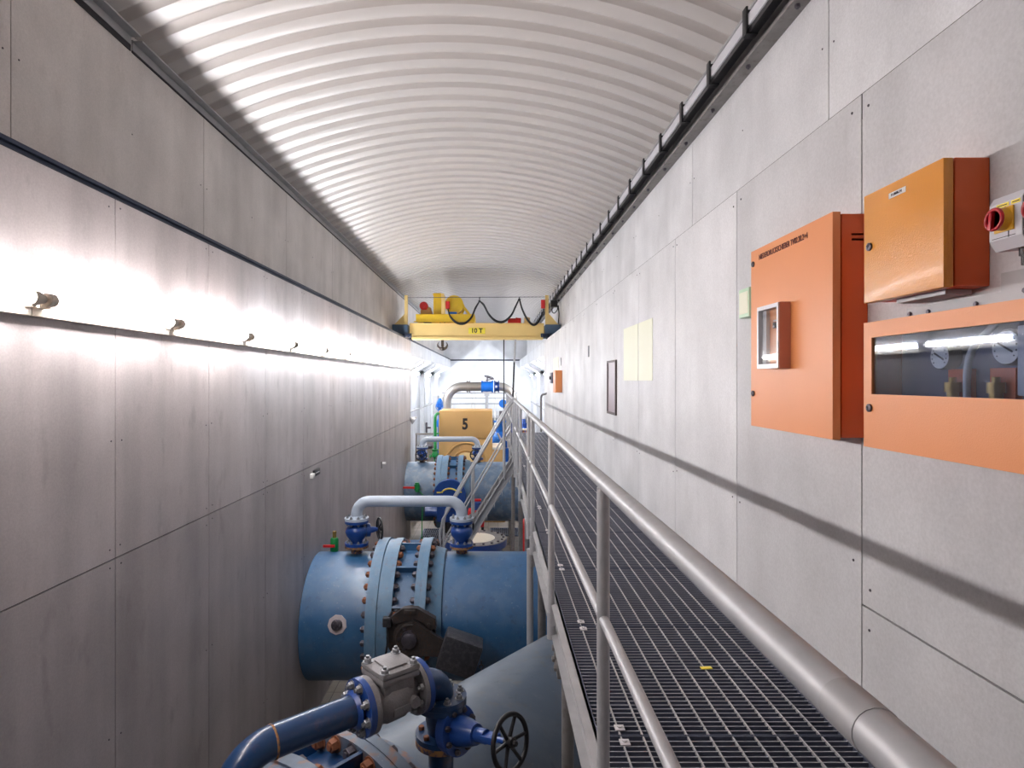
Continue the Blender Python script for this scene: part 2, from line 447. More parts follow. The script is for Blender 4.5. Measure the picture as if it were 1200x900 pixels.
mb = MB()
k = BL-.2
while k < BR+.2: mb.span((k+.002, YE, 0), (min(k+.9, BR+.3)-.002, YE+.1, ZL-.02)); k += .9
z = ZL+.01
while z < 7.7: mb.span((XLU-.2, YE, z), (XRU+.2, YE+.1, z+.245)); z += .25
mb.span((BL-.3, YE+.03, -.1), (BR+.3, YE+.2, 7.9))
tone_mesh(mb); struct('wall_end', mb, 'wall_far', smooth=0)
mb = MB(); mb.span((XL-.9, YE-.035, ZL-.04), (XR+.9, YE, ZL+.03)); struct('trim_3', mb, 'raildark', smooth=0)
mb = MB(); mb.span((BL-.3, Y0-.15, -.1), (BR+.3, Y0, 7.9)); tone_mesh(mb); struct('wall_back', mb, 'wall_r', smooth=0)
mb = MB(); mb.span((BL-.3, Y0-.1, -.12), (BR+.3, YE+.1, 0)); struct('floor', mb, 'floor', smooth=0)

# corrugated barrel vault
def vault():
    mb = MB(); bm = mb.bm
    cx = (XLU+XRU)/2; hs = (XRU-XLU)/2+.03; sag = .53
    R = (hs*hs+sag*sag)/(2*sag); zc = ZT+sag-R; a0 = math.asin(hs/R)
    na = 56; pitch = .292; ns = 14
    prof = []
    for k in range(ns):
        u = k/ns
        # broad shallow pan, narrower rolled rib between
        if u < .60: h = -.006*math.sin(PI*u/.60)
        else: h = .062*math.sin(PI*(u-.60)/.40)**.75
        prof.append((u, h))
    rows = []
    y = Y0-.1
    while y < YE+.1:
        for u, h in prof:
            yy = y+u*pitch
            rows.append([bm.verts.new((cx+(R+h)*math.sin(a), yy, zc+(R+h)*math.cos(a))) for a in [(-a0+2*a0*i/na) for i in range(na+1)]])
        y += pitch
    for r in range(len(rows)-1):
        A, B = rows[r], rows[r+1]
        for i in range(na): bm.faces.new((A[i], A[i+1], B[i+1], B[i]))
    o = struct('ceiling', mb, 'vault', smooth=50)
    return o
vault()
# steel angle where the vault meets the left wall, in two lengths; a plain one on the right
for nm, x, ya, yb, dz in (('trim_4', XLU, Y0, 4.62, 0), ('trim_5', XLU, 4.64, YE, -.03)):
    mb = MB(); mb.span((x, ya, ZT-.09+dz), (x+.012, yb, ZT-.01+dz)); mb.span((x, ya, ZT-.03+dz), (x+.085, yb, ZT-.018+dz))
    mb.mi = 1; mb.span((x+.0005, ya, ZT-.135), (x+.008, yb, ZT-.09+dz)); struct(nm, mb, ['galvdull', 'joint'], smooth=0)
mb = MB(); mb.span((XRU-.05, Y0, ZT-.03), (XRU, YE, ZT-.01)); struct('trim_6', mb, 'galvdull', smooth=0)

# crane rails on both ledges
for lab, xa in (('dark crane rail along the ledge above the fluorescent lamps', XL-.05), ('dark crane rail along the right ledge behind the wall top', XR+.16)):
    mb = MB(); mb.span((xa-.04, Y0+.02, ZL), (xa+.04, YE-.05, ZL+.012)); mb.span((xa-.012, Y0+.02, ZL+.012), (xa+.012, YE-.05, ZL+.04)); mb.span((xa-.03, Y0+.02, ZL+.04), (xa+.03, YE-.05, ZL+.065), .005)
    tag(obj('crane_rail', mb, 'raildark', smooth=0), lab, 'rail')

# ------------------------------------------------------------------ fluorescent lamps on the left wall
def lamp_proto(y0, mat):
    t = thing('fluorescent_lamp', 'x', 'lamp', (XL, y0, 4.81), 0, 'fluorescent tubes in one line along the left wall')
    L = 1.30
    mb = MB(); mb.span((XL+.001, y0+.002, 4.725), (XL+.040, y0+L-.002, 4.772), .004); mb.span((XL+.001, y0+.002, 4.772), (XL+.012, y0+L-.002, 4.80))
    obj('housing', mb, 'beige', t)
    mb = MB(); mb.cyl((XL+.08, y0+.10, 4.81), (XL+.08, y0+1.225, 4.81), .028, seg=20); obj('tube', mb, mat, t)
    for ys, sgn in ((y0+.065, 1), (y0+1.26, -1)):
        mb = MB()
        mb.lathe([(0, .034), (.03, .036), (.05, .034)], (XL+.08, ys-.025, 4.81), (0, 1, 0), 20)
        mb.span((XL+.04, ys-.018, 4.765), (XL+.08, ys+.018, 4.80), .004); obj('socket', mb, 'beige', t)
    mb = MB(); mb.lathe([(0, .012), (.004, .022), (.04, .024), (.05, .018)], (XL+.08, y0-.022, 4.81), (0, 1, 0), 16); obj('starter', mb, 'beige', t)
    return t
ords = ['nearest the camera', 'second from the camera', 'third from the camera', 'fourth from the camera', 'fifth from the camera', 'sixth from the camera',
        'seventh from the camera', 'eighth from the camera', 'fourth from the far end', 'third from the far end', 'second from the far end', 'at the far end by the crane']
protos = {}
for k in range(-2, 11):
    y0 = 3.07+1.3*(k-0)-.0
    tint = 'rose' if (k in (-1, 0, 1, 4, 7, 10) or k < -1) else 'cool'
    if tint not in protos: o = lamp_proto(y0, tint); protos[tint] = (o, y0)
    else:
        p, py = protos[tint]; o = dup(p, (XL, y0, 4.81))
    if k >= -1: o['label'] = 'lit fluorescent tube lamp on left wall, ' + ords[min(k+1, 11)]
    else: o['label'] = 'lit fluorescent tube lamp on left wall, behind the camera'
    if k < -1: o['group'] = 'fluorescent tubes of the wall line behind the camera'

# tube lamps in the side bays
for s, xb, nm in ((1, BL, 'left'), (-1, BR, 'right')):
    for i, yc in enumerate((19.0, 22.9, 27.4, 31.6)):  # the farthest lamp on each side is added to brighten the end wall
        t = thing('bay_lamp', 'white tube lamp at the top of the %s side bay, %s' % (nm, ('nearest bay', 'second bay', 'third bay', 'farthest one, added to light the end wall')[i]), 'lamp', (xb, yc, 4.7), 0, 'tube lamps in the side bays')
        xx = xb+s*.10
        mb = MB(); mb.span((min(xb, xb+s*.05), yc-.75, 4.62), (max(xb, xb+s*.05), yc+.75, 4.70), .004); obj('housing', mb, 'plastic', t)
        mb = MB(); mb.cyl((xx, yc-.68, 4.66), (xx, yc+.68, 4.66), .028, seg=14); obj('tube', mb, 'far', t)
        for q in (-.715, .715):
            mb = MB(); mb.lathe([(0, .03), (.06, .03)], (xx, yc+q-.03, 4.66), (0, 1, 0), 14); mb.span((min(xb+s*.04, xx), yc+q-.02, 4.64), (max(xb+s*.04, xx), yc+q+.02, 4.68)); obj('socket', mb, 'plastic', t)

# ------------------------------------------------------------------ conductor rail under the right edge of the vault
t = thing('conductor_rail', 'grey conductor rail with black hangers high on the right wall', 'rail', (XRU, 8, 6.6))
mb = MB(); mb.span((XRU-.02, Y0+.05, 6.60), (XRU-.001, YE-.3, 6.82)); mb.span((XRU-.10, Y0+.05, 6.60), (XRU-.02, YE-.3, 6.625)); obj('wall_angle', mb, 'galvold', t, smooth=0)
mb = MB(); mb.span((XRU-.15, Y0+.05, 6.70), (XRU-.09, YE-.3, 6.735)); obj('conductor_bar', mb, 'black', t, smooth=0)
mb = MB(); mb.span((XRU-.155, Y0+.05, 6.745), (XRU-.075, YE-.3, 6.835), .02); obj('conduit', mb, 'plastic', t, smooth=30)
hg = None
bl = None
for k in range(-2, 40):
    y = 3.20+.692*k-1.2
    if y > YE-.5: break
    if hg is None:
        mb = MB(); mb.span((XRU-.172, y-.032, 6.70), (XRU-.156, y+.032, 6.875), .006); mb.span((XRU-.172, y-.032, 6.836), (XRU-.05, y+.032, 6.85), .005); mb.span((XRU-.172, y-.032, 6.69), (XRU-.09, y+.032, 6.70), .004)
        mb.span((XRU-.06, y-.015, 6.80), (XRU-.019, y+.015, 6.89)); hg = obj('hanger', mb, 'black', t); hy = y
        mb = MB(); mb.nut((XRU-.06, y+.2, 6.60), (0, 0, -1), .016, .02); mb.cyl((XRU-.06, y+.2, 6.60), (XRU-.06, y+.2, 6.572), .007, seg=8); bl = obj('bolt', mb, 'bolt', t)
    else:
        for src in (hg, bl):
            c = src.copy(); COL.objects.link(c); c.location = (0, y-hy, 0)

# ------------------------------------------------------------------ big pipes, butterfly valves
RP, RF = .80, .985
def pipe(name, a, b, y, z, mat, label, seg=96):
    mb = MB(); mb.cyl((a, y, z), (b, y, z), RP, seg=seg)
    return tag(obj(name, mb, mat, smooth=40), label, 'pipe')

def butterfly(loc, rz, label, ringmat, bodymat, group=None):
    """axis along local x, camera side is -y"""
    t = thing('butterfly_valve', label, 'valve', loc, rz, group)
    mb = MB(); mb.lathe([(-.415, .80), (-.415, RF), (-.285, RF), (-.285, .80)], (0, 0, 0), (1, 0, 0), 96, cap=False); obj('inlet_flange', mb, ringmat, t, True, 30)
    mb = MB(); mb.lathe([(-.283, .80), (-.283, .965), (-.20, .965), (-.20, .98), (-.105, .98), (-.105, .865), (.158, .865), (.158, .98), (.222, .98), (.222, .80)], (0, 0, 0), (1, 0, 0), 96, cap=False)
    obj('valve_body', mb, ringmat, t, True, 30)
    mb = MB(); mb.lathe([(.224, .80), (.224, RF), (.293, RF), (.293, .90), (.34, .87), (.47, .835), (.47, .80)], (0, 0, 0), (1, 0, 0), 96, cap=False); obj('outlet_flange', mb, ringmat, t, True, 30)
    # the recessed drum between the flanges is the darker blue
    mb = MB(); mb.lathe([(-.104, .80), (-.104, .867), (.157, .867), (.157, .80)], (0, 0, 0), (1, 0, 0), 96, cap=False); obj('drum', mb, bodymat, t, True, 30, label='dark blue drum between the flanges')
    n = 36; st = 2*PI/n
    mb = MB(); mb.span((-.104, -.012, .86), (.157, .012, .965)); r0 = obj('rib', mb, bodymat, t, True)
    ribs = 0
    for i in range(-4, 21):
        if i % 3: continue
        a = (i+.5)*st; Q = M.Rotation(a, 4, 'X')
        if ribs == 0: r0.matrix_local = Q
        else: copy_part(r0, t, Q)
        ribs += 1
    protos = {}
    rnd = random.Random(str(loc))
    for (x, dx) in ((-.415, -1), (-.105, 1), (.158, -1), (.293, 1)):
        for i in range(-4, 19):
            kind = 'rust' if rnd.random() < .42 else 'bolt'
            if kind not in protos:
                mb = MB(); mb.nut((0, 0, 0), (1, 0, 0), .040, .045); mb.cyl((.042, 0, 0), (.056, 0, 0), .020, seg=10); mb.lathe([(-.0, .05), (.006, .05)], (-.001, 0, 0), (1, 0, 0), 16)
                protos[kind] = obj('bolt', mb, kind, t, True, label='rusty orange bolt' if kind == 'rust' else None); first = True
                src = protos[kind]
            else: first = False; src = protos[kind]
            Q = M.Rotation(i*st, 4, 'X') @ M.Translation((x, 0, .925)) @ (M.Identity(4) if dx > 0 else M.Rotation(PI, 4, 'Z')) @ M.Rotation(rnd.uniform(0, 1), 4, 'X')
            if first: src.matrix_local = Q
            else: copy_part(src, t, Q)
    return t

# pipe across the middle of the pit
Z1 = 1.30; Y1 = 8.15; XV = -1.10
pipe('penstock_pipe', XL+.008, XV-.40, Y1, Z1, 'pipe', 'large blue pipe leaving the left wall before the first white bypass pipe')
pipe('penstock_pipe', XV+.46, 1.05, Y1, Z1, 'pipe', 'large blue pipe right of the black counterweight, running under the walkway')
v1 = butterfly((XV, Y1, Z1), 0, 'big blue butterfly valve with black counterweight lever in mid pit', 'ring', 'pipe')

# lever, hub and counterweight of the middle valve (camera side is -y)
mb = MB(); mb.lathe([(0, .30), (.16, .30), (.17, .27), (.22, .27)], (.12, -.78, .10), (0, -1, 0), 40); obj('bearing_boss', mb, 'cast', v1, True)
hx, hz = .14, .13
mb = MB(); mb.lathe([(0, .20), (.05, .20), (.06, .17), (.10, .17)], (hx, -1.0, hz), (0, -1, 0), 36); mb.torus((hx, -1.10, hz), (0, 1, 0), .155, .012, 36, 8)
mb.mi = 1; mb.lathe([(0, .10), (.03, .10), (.03, .085), (.09, .085), (.10, .07)], (hx, -1.09, hz), (0, -1, 0), 28)
for k in range(6): mb.nut((hx+.13*math.cos(k*PI/3), -1.10, hz+.13*math.sin(k*PI/3)), (0, -1, 0), .018, .018)
obj('shaft_hub', mb, ['cast', 'bolt'], v1, True)
pl = [(-.06, .30), (-.08, .37), (.06, .47), (.22, .47), (.43, .35), (.44, .24), (.36, .22), (.30, .30), (.18, .35), (.02, .30)]
mb = MB(); mb.prism([(x, -1.03, z) for x, z in pl], (0, -.05, 0)); mb.prism([(x, -.97, z-.01) for x, z in pl], (0, -.05, 0)); mb.box((.14, -1.05, .43), (.13, .1, .05), None, .008)
mb.nut((.36, -1.08, .28), (0, -1, 0), .025, .02); obj('stop_bracket', mb, 'cast', v1, True)
mb = MB(); mb.prism([(hx+.05, -1.13, hz+.19), (hx+.16, -1.13, hz+.13), (.55, -1.13, .11), (.60, -1.13, .02), (.60, -1.13, -.08), (hx+.2, -1.13, -.06), (hx-.05, -1.13, hz-.18)], (0, .06, 0)); obj('lever_arm', mb, 'cast', v1, True)
mb = MB(); R20 = M.Rotation(math.radians(19), 3, 'Y'); mb.box((.72, -1.17, .0), (.44, .30, .39), R20, .03); mb.box((.74, -1.02, -.02), (.30, .10, .30), R20, .02)
obj('counterweight', mb, 'wtbox', v1, True)
mb = MB()
for k in range(5): mb.torus(V((.965, -1.20, -.10-.045*k)), (0, 1, 0) if k % 2 else (1, 0, 0), .022, .006, 14, 6)
obj('chain', mb, 'bolt', v1, True)
mb = MB(); mb.box((-.13, -1.03, .30), (.10, .08, .11), None, .008); mb.cyl((-.11, -1.03, .35), (-.07, -1.03, .42), .014, seg=10); mb.box((-.13, -1.075, .33), (.08, .01, .03)); obj('limit_switch', mb, 'wtbox', v1, True)
mb = MB(); mb.box((.17, -1.06, -.15), (.11, .08, .09), None, .006); mb.box((.145, -1.105, -.15), (.035, .01, .04)); mb.box((.195, -1.105, -.15), (.035, .01, .04)); obj('terminal_box', mb, 'wtbox', v1, True)
mb = MB(); mb.tube(curve_pts([(-.13, -1.04, .25), (-.12, -1.10, .05), (-.17, -1.10, -.15), (-.28, -1.02, -.35), (-.36, -.95, -.5)]), .012, 8); obj('cable', mb, 'rubber', v1, True)
mb = MB(); mb.span((-.02, -1.02, -.12), (.36, -.86, .34), .02); obj('mounting_plate', mb, 'cast', v1, True)

# bolted blank on the left length of pipe
def on_pipe(x, ang): return V((x, Y1-math.sin(ang)*RP, Z1+math.cos(ang)*RP)), V((0, -math.sin(ang), math.cos(ang)))
p, nrm = on_pipe(-1.875, math.radians(78))
t = thing('blanking_plug', 'pale round plug with dark bolted cap on the blue pipe at left', 'plug', p)
mb = MB(); mb.lathe([(-.02, .115), (.012, .115), (.014, .10)], p, nrm, 9); obj('primer_pad', mb, 'whitepatch', t)
mb = MB(); mb.lathe([(.01, .065), (.045, .065), (.05, .058)], p, nrm, 18)
u = nrm.orthogonal().normalized(); w = nrm.cross(u)
for k in range(6): mb.nut(p+nrm*.048+(u*math.cos(k*PI/3)+w*math.sin(k*PI/3))*.043, nrm, .013, .012)
mb.nut(p+nrm*.048, nrm, .018, .02); obj('cap', mb, 'bolt', t)

# second pipe, far back
Z2 = 1.36; Y2 = 16.85
pipe('penstock_pipe', XL+.008, XV-.40, Y2, Z2, 'pipeworn', 'large weathered blue pipe at the left wall, before the ochre housing')
pipe('penstock_pipe', XV+.46, XR-.01, Y2, Z2, 'pipeworn', 'large weathered blue pipe behind the steel stair, far back in the pit')
v2 = butterfly((XV, Y2, Z2), 0, 'far butterfly valve with round blue gear case, behind the first bypass', 'ring', 'pipe')
mb = MB(); mb.lathe([(0, .38), (.12, .42), (.20, .42), (.22, .40)], (-.02, -.86, .08), (0, -1, 0), 48); obj('gear_case', mb, 'blue', v2, True, label='round deep blue gear case')
mb = MB()
arc = [V((-.02+.22*math.cos(a), -1.085, .10+.16*math.sin(a))) for a in [math.radians(20+14*k) for k in range(11)]]
for k in range(10): mb.tube([arc[k], arc[k+1]], .022, 6)
mb.box((-.30, -1.083, .16), (.11, .01, .035)); mb.box((.25, -1.083, .17), (.08, .01, .035)); obj('position_mark', mb, 'inkgold', v2, True, label='yellow arc-shaped position mark')
mb = MB(); mb.span((-.36, -1.06, -.62), (.22, -.80, -.10), .04); mb.lathe([(0, .14), (.3, .14)], (-.36, -.93, -.36), (-1, 0, 0), 24); obj('gearbox', mb, 'blue', v2, True)
mb = MB(); mb.lathe([(0, .13), (.25, .13), (.28, .1)], (-.05, -.98, -.62), (0, 0, -1), 24); obj('motor', mb, 'black', v2, True)

# near pipe, lying at about fifty degrees across the pit
D3 = V((.643, .766, 0)); RZ3 = math.atan2(.766, .643); A3 = V((-2.25, 1.89, 1.30))
def cut(mb, x, keep_less):
    g = mb.bm.verts[:]+mb.bm.edges[:]+mb.bm.faces[:]
    r = bmesh.ops.bisect_plane(mb.bm, geom=g, plane_co=(x, 0, 0), plane_no=(1, 0, 0), clear_outer=keep_less, clear_inner=not keep_less)
    bmesh.ops.holes_fill(mb.bm, edges=[e for e in mb.bm.edges if e.is_boundary], sides=0)
    return mb
def p3(t, perp=0, up=0): return A3+D3*t+V((-.766, .643, 0))*perp+V((0, 0, up))
tv = 2.06
mb = MB(); mb.cyl(p3(tv+.46), p3(7.2), RP, seg=128); cut(mb, XR-.01, True); tag(obj('penstock_pipe', mb, 'pipegrey', smooth=40), 'large grey-blue pipe slanting under the walkway in the foreground', 'pipe')
mb = MB(); mb.cyl(p3(-.9), p3(tv-.40), RP, seg=96); cut(mb, XL+.008, False); tag(obj('penstock_pipe', mb, 'pipegrey', smooth=40), 'large grey-blue pipe leaving the left wall below the dark blue bypass', 'pipe')
v3 = butterfly(p3(tv), RZ3, 'rust-streaked grey butterfly valve at the bottom of the photo', 'ringgrey', 'bluepipe')

# ------------------------------------------------------------------ bypass pipes and their valves
def flange(mb, c, ax, r, h, n, rb, bolt=None, both=True):
    c = V(c); ax = V(ax).normalized()
    mb.lathe([(0, r), (h, r)], c, ax, 36)
    u = ax.orthogonal().normalized(); w = ax.cross(u)
    if bolt is not None:
        for k in range(n):
            q = (u*math.cos((k+.5)*2*PI/n)+w*math.sin((k+.5)*2*PI/n))*rb
            bolt.nut(c+ax*h+q, ax, .017, .018); bolt.cyl(c+ax*(h+.016)+q, c+ax*(h+.026)+q, .009, seg=8)
            if both: bolt.nut(c+q, -ax, .017, .018)

def bolt_objs(parent, items, mat, r=.018, h=.02, name='bolt', label=None):
    mb = MB(); mb.nut((0, 0, 0), (0, 0, 1), r, h); mb.cyl((0, 0, h*.9), (0, 0, h*1.6), r*.52, seg=8); mb.lathe([(-.002, r*1.35), (.002, r*1.35)], (0, 0, 0), (0, 0, 1), 14)
    inv = world_of(parent).inverted(); p = None
    for c, ax in items:
        MW = M.Translation(V(c)) @ V(ax).to_track_quat('Z', 'Y').to_matrix().to_4x4()
        if p is None:
            p = obj(name, mb, mat, parent, True, label=label); o = p
        else: o = p.copy(); COL.objects.link(o)
        o.matrix_local = inv @ MW
def circle_items(c, ax, rb, n, h=0.):
    c = V(c); ax = V(ax).normalized(); u = ax.orthogonal().normalized(); w = ax.cross(u)
    return [(c+ax*h+(u*math.cos((k+.5)*2*PI/n)+w*math.sin((k+.5)*2*PI/n))*rb, ax) for k in range(n)]

def wheel(mb, c, ax, R, r=.014, spokes=5):
    c = V(c); ax = V(ax).normalized(); u = ax.orthogonal().normalized(); w = ax.cross(u)
    mb.torus(c, ax, R, r, 40, 10)
    for k in range(spokes):
        d = u*math.cos(k*2*PI/spokes+.3)+w*math.sin(k*2*PI/spokes+.3)
        mb.tube([c-ax*.012+d*.02, c-ax*.008+d*R*.5, c+d*R], [.012, .010, .010], 8)
    mb.lathe([(-.03, .028), (.02, .028), (.025, .02)], c, ax, 14); mb.nut(c+ax*.022, ax, .016, .02)

def globe_valve(x, y, zb, zt, label, wheel_dir):
    """standing between a lower flange at zb and an upper at zt"""
    t = thing('globe_valve', label, 'valve', (x, y, zb), 0, 'blue globe valves of the bypass pipes')
    mb = MB()
    mb.lathe([(.0, .075), (.02, .075)], (x, y, zb-.10), (0, 0, 1), 28)
    h = zt-zb
    mb.lathe([(0, .155), (.035, .155), (.035, .078), (.06, .080), (h*.40, .135), (h*.55, .150), (h*.70, .135), (h-.06, .085), (h-.035, .085), (h-.035, .155), (h, .155)], (x, y, zb), (0, 0, 1), 36)
    obj('body', mb, 'blue', t)
    bolt_objs(t, circle_items((x, y, zb+.036), (0, 0, 1), .122, 8)+circle_items((x, y, zt-.036), (0, 0, -1), .122, 8), 'boltlight', label='pale flange bolt')
    mb = MB(); mb.lathe([(0, .155), (.03, .155), (.03, .075), (.10, .075)], (x, y, zb-.002), (0, 0, -1), 36); obj('lower_flange', mb, 'rustring', t, label='rust-coloured lower flange')
    d = V(wheel_dir).normalized(); c = V((x, y, zb+h*.55))
    mb = MB(); mb.lathe([(.12, .09), (.17, .09), (.17, .05), (.24, .035), (.30, .014), (.34, .014)], c, d, 24); obj('bonnet', mb, 'blue', t)
    mb = MB(); wheel(mb, c+d*.31, d, .145, .014); obj('handwheel', mb, 'black', t)
    return t

def bypass(y, zp, zv, zb, xa, xb, label, wd1, wd2, lab1, lab2):
    t = thing('bypass_pipe', label, 'pipe', ((xa+xb)/2, y, zv), 0)
    mb = MB(); mb.tube(bend([(xa, y, zv+.03), (xa, y, zp), (xb, y, zp), (xb, y, zv+.03)], .17, 10), .073, 24); obj('bent_tube', mb, 'bypass', t, smooth=60)
    for x in (xa, xb):
        mb = MB(); flange(mb, (x, y, zv), (0, 0, 1), .158, .034, 8, .122); mb.lathe([(.034, .10), (.06, .078)], (x, y, zv), (0, 0, 1), 28)
        f = obj('flange', mb, 'bypass', t); bolt_objs(f, circle_items((x, y, zv+.036), (0, 0, 1), .122, 8), 'boltlight')
    globe_valve(xa, y, zb, zv-.001, lab1, wd1); globe_valve(xb, y, zb, zv-.001, lab2, wd2)
bypass(Y1, 2.795, 2.545, 2.215, -1.816, -.42, 'pale bypass pipe arching over the big valve in mid pit', (.9, .42, 0), (0, 1, 0),
       'blue globe valve left of the black counterweight valve, with black wheel behind', 'blue globe valve beside the foot of the steel stair')
bypass(Y2, 2.79, 2.56, 2.24, -1.95, -.43, 'pale bypass pipe arching before the ochre housing numbered 5', (0, -1, -.1), (-.15, -1, -.1),
       'far blue globe valve near the left wall, handwheel facing the camera', 'far blue globe valve partly behind the stair handrail')

# foreground bypass with check valve and gate valve
S0 = V((-.306, 3.60, 0)); DH = V((-.753, -.657, 0)).normalized()
zH = ZC-1.735
def q3(s, z=zH, off=0): return S0+DH*s+V((DH.y, -DH.x, 0))*off+V((0, 0, z))
t = thing('bypass_pipe', 'dark blue bypass pipe with bends in the bottom foreground', 'pipe', q3(0, 2.0))
mb = MB(); mb.tube(bend([q3(.545), q3(1.20), q3(1.20, 1.75)], .19, 12), .078, 28); obj('bent_tube', mb, 'bluepipe', t, smooth=60)
for sw in (1.0,):
    mb = MB(); mb.torus(q3(sw), DH, .076, .0065, 32, 8); obj('weld_bead', mb, 'rustring', t, label='rusty weld bead')
mb = MB(); flange(mb, q3(.545), -DH, .150, .034, 8, .117); mb.lathe([(-.02, .082), (.0, .10)], q3(.565), -DH, 28)
u = V((0, 0, 1)); w = DH.cross(u)
f = obj('flange', mb, 'blue', t); bolt_objs(f, circle_items(q3(.546), DH, .117, 8), 'boltlight', .021, .022)
zF = ZC-1.872
mb = MB(); mb.tube(bend([q3(.175), q3(0), q3(0, zF)], .125, 12), .074, 28); obj('elbow', mb, 'bluepipe', t, smooth=60)
mb = MB(); flange(mb, q3(.175), -DH, .148, .03, 8, .117); f = obj('flange', mb, 'blue', t)
mb = MB(); flange(mb, q3(0, zF-.002), (0, 0, 1), .150, .03, 8, .117); f = obj('flange', mb, 'bluepipe', t); bolt_objs(f, circle_items(q3(0, zF+.029), (0, 0, 1), .117, 8), 'boltlight')
zB = ZC-2.085
mb = MB(); mb.cyl(q3(0, 1.98), q3(0, zB-.036), .074, seg=28); obj('riser', mb, 'bluepipe', t)
mb = MB(); mb.lathe([(0, .15), (.032, .15)], q3(0, zB-.036), (0, 0, 1), 36); obj('flange', mb, 'rustring', t, label='rusted flange')

# check valve
t = thing('check_valve', 'grey cast check valve with bolted square lid, foreground', 'valve', q3(.36, zH-.1))
mb = MB()
mb.lathe([(.177, .148), (.205, .148), (.206, .08), (.23, .09), (.30, .122), (.40, .125), (.455, .10), (.478, .085), (.479, .148), (.51, .148)], q3(0), DH, 40)
rot = M.Rotation(math.atan2(DH.y, DH.x), 3, 'Z')
mb.box(q3(.345, zH+.095), (.20, .20, .11), rot, .03)
mb.box(q3(.345, zH+.135), (.235, .235, .035), rot, .012)
n = V((DH.y, -DH.x, 0)); n = n if n.y < 0 else -n
mb.box(q3(.345, zH-.03)+n*.115, (.11, .03, .045), rot, .008); mb.lathe([(0, .032), (.035, .03)], q3(.27, zH-.01)+n*.105, n, 18)
obj('body', mb, 'castgrey', t)
mb = MB(); mb.box(q3(.345, zH+.168), (.235, .235, .028), rot, .010); mb.box(q3(.345, zH+.186), (.12, .15, .014), rot, .006); obj('lid', mb, 'castgrey', t)
for (i, j) in ((1, 1), (1, -1), (-1, 1), (-1, -1)):
    mb = MB(); c = q3(.345, zH+.182)+rot @ V((.09*i, .09*j, 0)); mb.nut(c, (0, 0, 1), .022, .024); mb.cyl(c+V((0, 0, .022)), c+V((0, 0, .036)), .011, seg=10); mb.lathe([(0, .028), (.004, .028)], c, (0, 0, 1), 16); obj('lid_bolt', mb, 'boltlight', t)
for k in range(8):
    a = (k+.5)*PI/4; d = (u*math.cos(a)+w*math.sin(a))*.117
    if k in (0, 7): continue
    mb = MB(); mb.nut(q3(.205)+d, DH, .019, .02); mb.cyl(q3(.225)+d, q3(.24)+d, .010, seg=8); obj('flange_bolt', mb, 'boltlight', t)

# gate valve with handwheel
zg0, zg1 = zB-.002, zF-.004
gc = q3(0, ZC-2.03)
GD = V((.72, -.62, .19)).normalized()
t = thing('gate_valve', 'dark blue gate valve with black handwheel over the foreground pipe', 'valve', q3(0, zg0))
mb = MB(); H = zg1-zg0
mb.lathe([(0, .150), (.03, .150), (.031, .082), (.05, .082), (H*.5, .092), (H-.05, .082), (H-.031, .082), (H-.03, .150), (H, .150)], q3(0, zg0), (0, 0, 1), 36); obj('body', mb, 'bluepipe', t)
mb = MB()
mb.lathe([(.0, .07), (.085, .085), (.086, .128), (.122, .128), (.124, .134), (.155, .134), (.156, .085), (.22, .075), (.29, .055), (.292, .04), (.36, .038)], gc, GD, 36); obj('bonnet', mb, 'blue', t)
uu = GD.orthogonal().normalized(); ww = GD.cross(uu)
for k in range(8):
    a = (k+.5)*PI/4; d = (uu*math.cos(a)+ww*math.sin(a))*.108
    mb = MB(); mb.nut(gc+GD*.155+d, GD, .017, .018); mb.cyl(gc+GD*.172+d, gc+GD*.182+d, .009, seg=8); obj('bonnet_bolt', mb, 'bolt', t)
for k in range(6):
    a = -PI*.1-k*PI/3.2; d = V((math.cos(a), math.sin(a), 0))*.118
    mb = MB(); mb.nut(q3(0, zg0+.03)+d, (0, 0, 1), .018, .02); obj('flange_bolt', mb, 'rust', t, label='rusty flange bolt')
mb = MB(); mb.box(gc+GD*.38, (.04, .075, .12), GD.to_track_quat('Z', 'X').to_matrix(), .01); mb.cyl(gc+GD*.34, gc+GD*.56, .016, seg=12); obj('stem_yoke', mb, 'blue', t)
mb = MB(); wheel(mb, gc+GD*.535, GD, .137, .0135, 6); obj('handwheel', mb, 'black', t)

# ------------------------------------------------------------------ small fittings in the pit
t = thing('drain_valve', 'small green valve with red lever standing on the pipe by the left wall', 'valve', (-2.16, 8.3, 2.05))
mb = MB(); mb.lathe([(0, .045), (.02, .055), (.17, .055), (.19, .045)], (-2.15, 8.3, 2.08), (0, 0, 1), 20); obj('body', mb, 'green', t)
mb = MB(); mb.cyl((-2.15, 8.3, 2.27), (-2.15, 8.3, 2.33), .025, seg=12); mb.nut((-2.15, 8.3, 2.33), (0, 0, 1), .03, .03); obj('stem', mb, 'brass', t)
mb = MB(); mb.span((-2.29, 8.23, 2.155), (-2.13, 8.26, 2.19), .006); obj('lever', mb, 'red', t)
t = thing('drain_valve', 'green ball valve with red lever and thin green rod beside the far pipe', 'valve', (-2.0, 15.85, 1.6))
mb = MB(); mb.lathe([(0, .05), (.05, .05), (.05, .075), (.20, .075), (.20, .05), (.24, .05)], (-1.97, 15.85, 1.52), (0, 0, 1), 18); mb.cyl((-1.97, 15.85, 1.62), (-1.97, 16.085, 1.62), .03, seg=10); obj('body', mb, 'green', t)
mb = MB(); mb.span((-2.33, 15.80, 1.61), (-2.02, 15.84, 1.66), .008); obj('lever', mb, 'red', t)
mb = MB(); mb.tube([(-1.80, 15.6, 1.50), (-1.80, 15.4, .02)], .012, 8); mb.cyl((-1.92, 15.82, 1.55), (-1.80, 15.6, 1.50), .012, seg=8); obj('rod', mb, 'green', t)

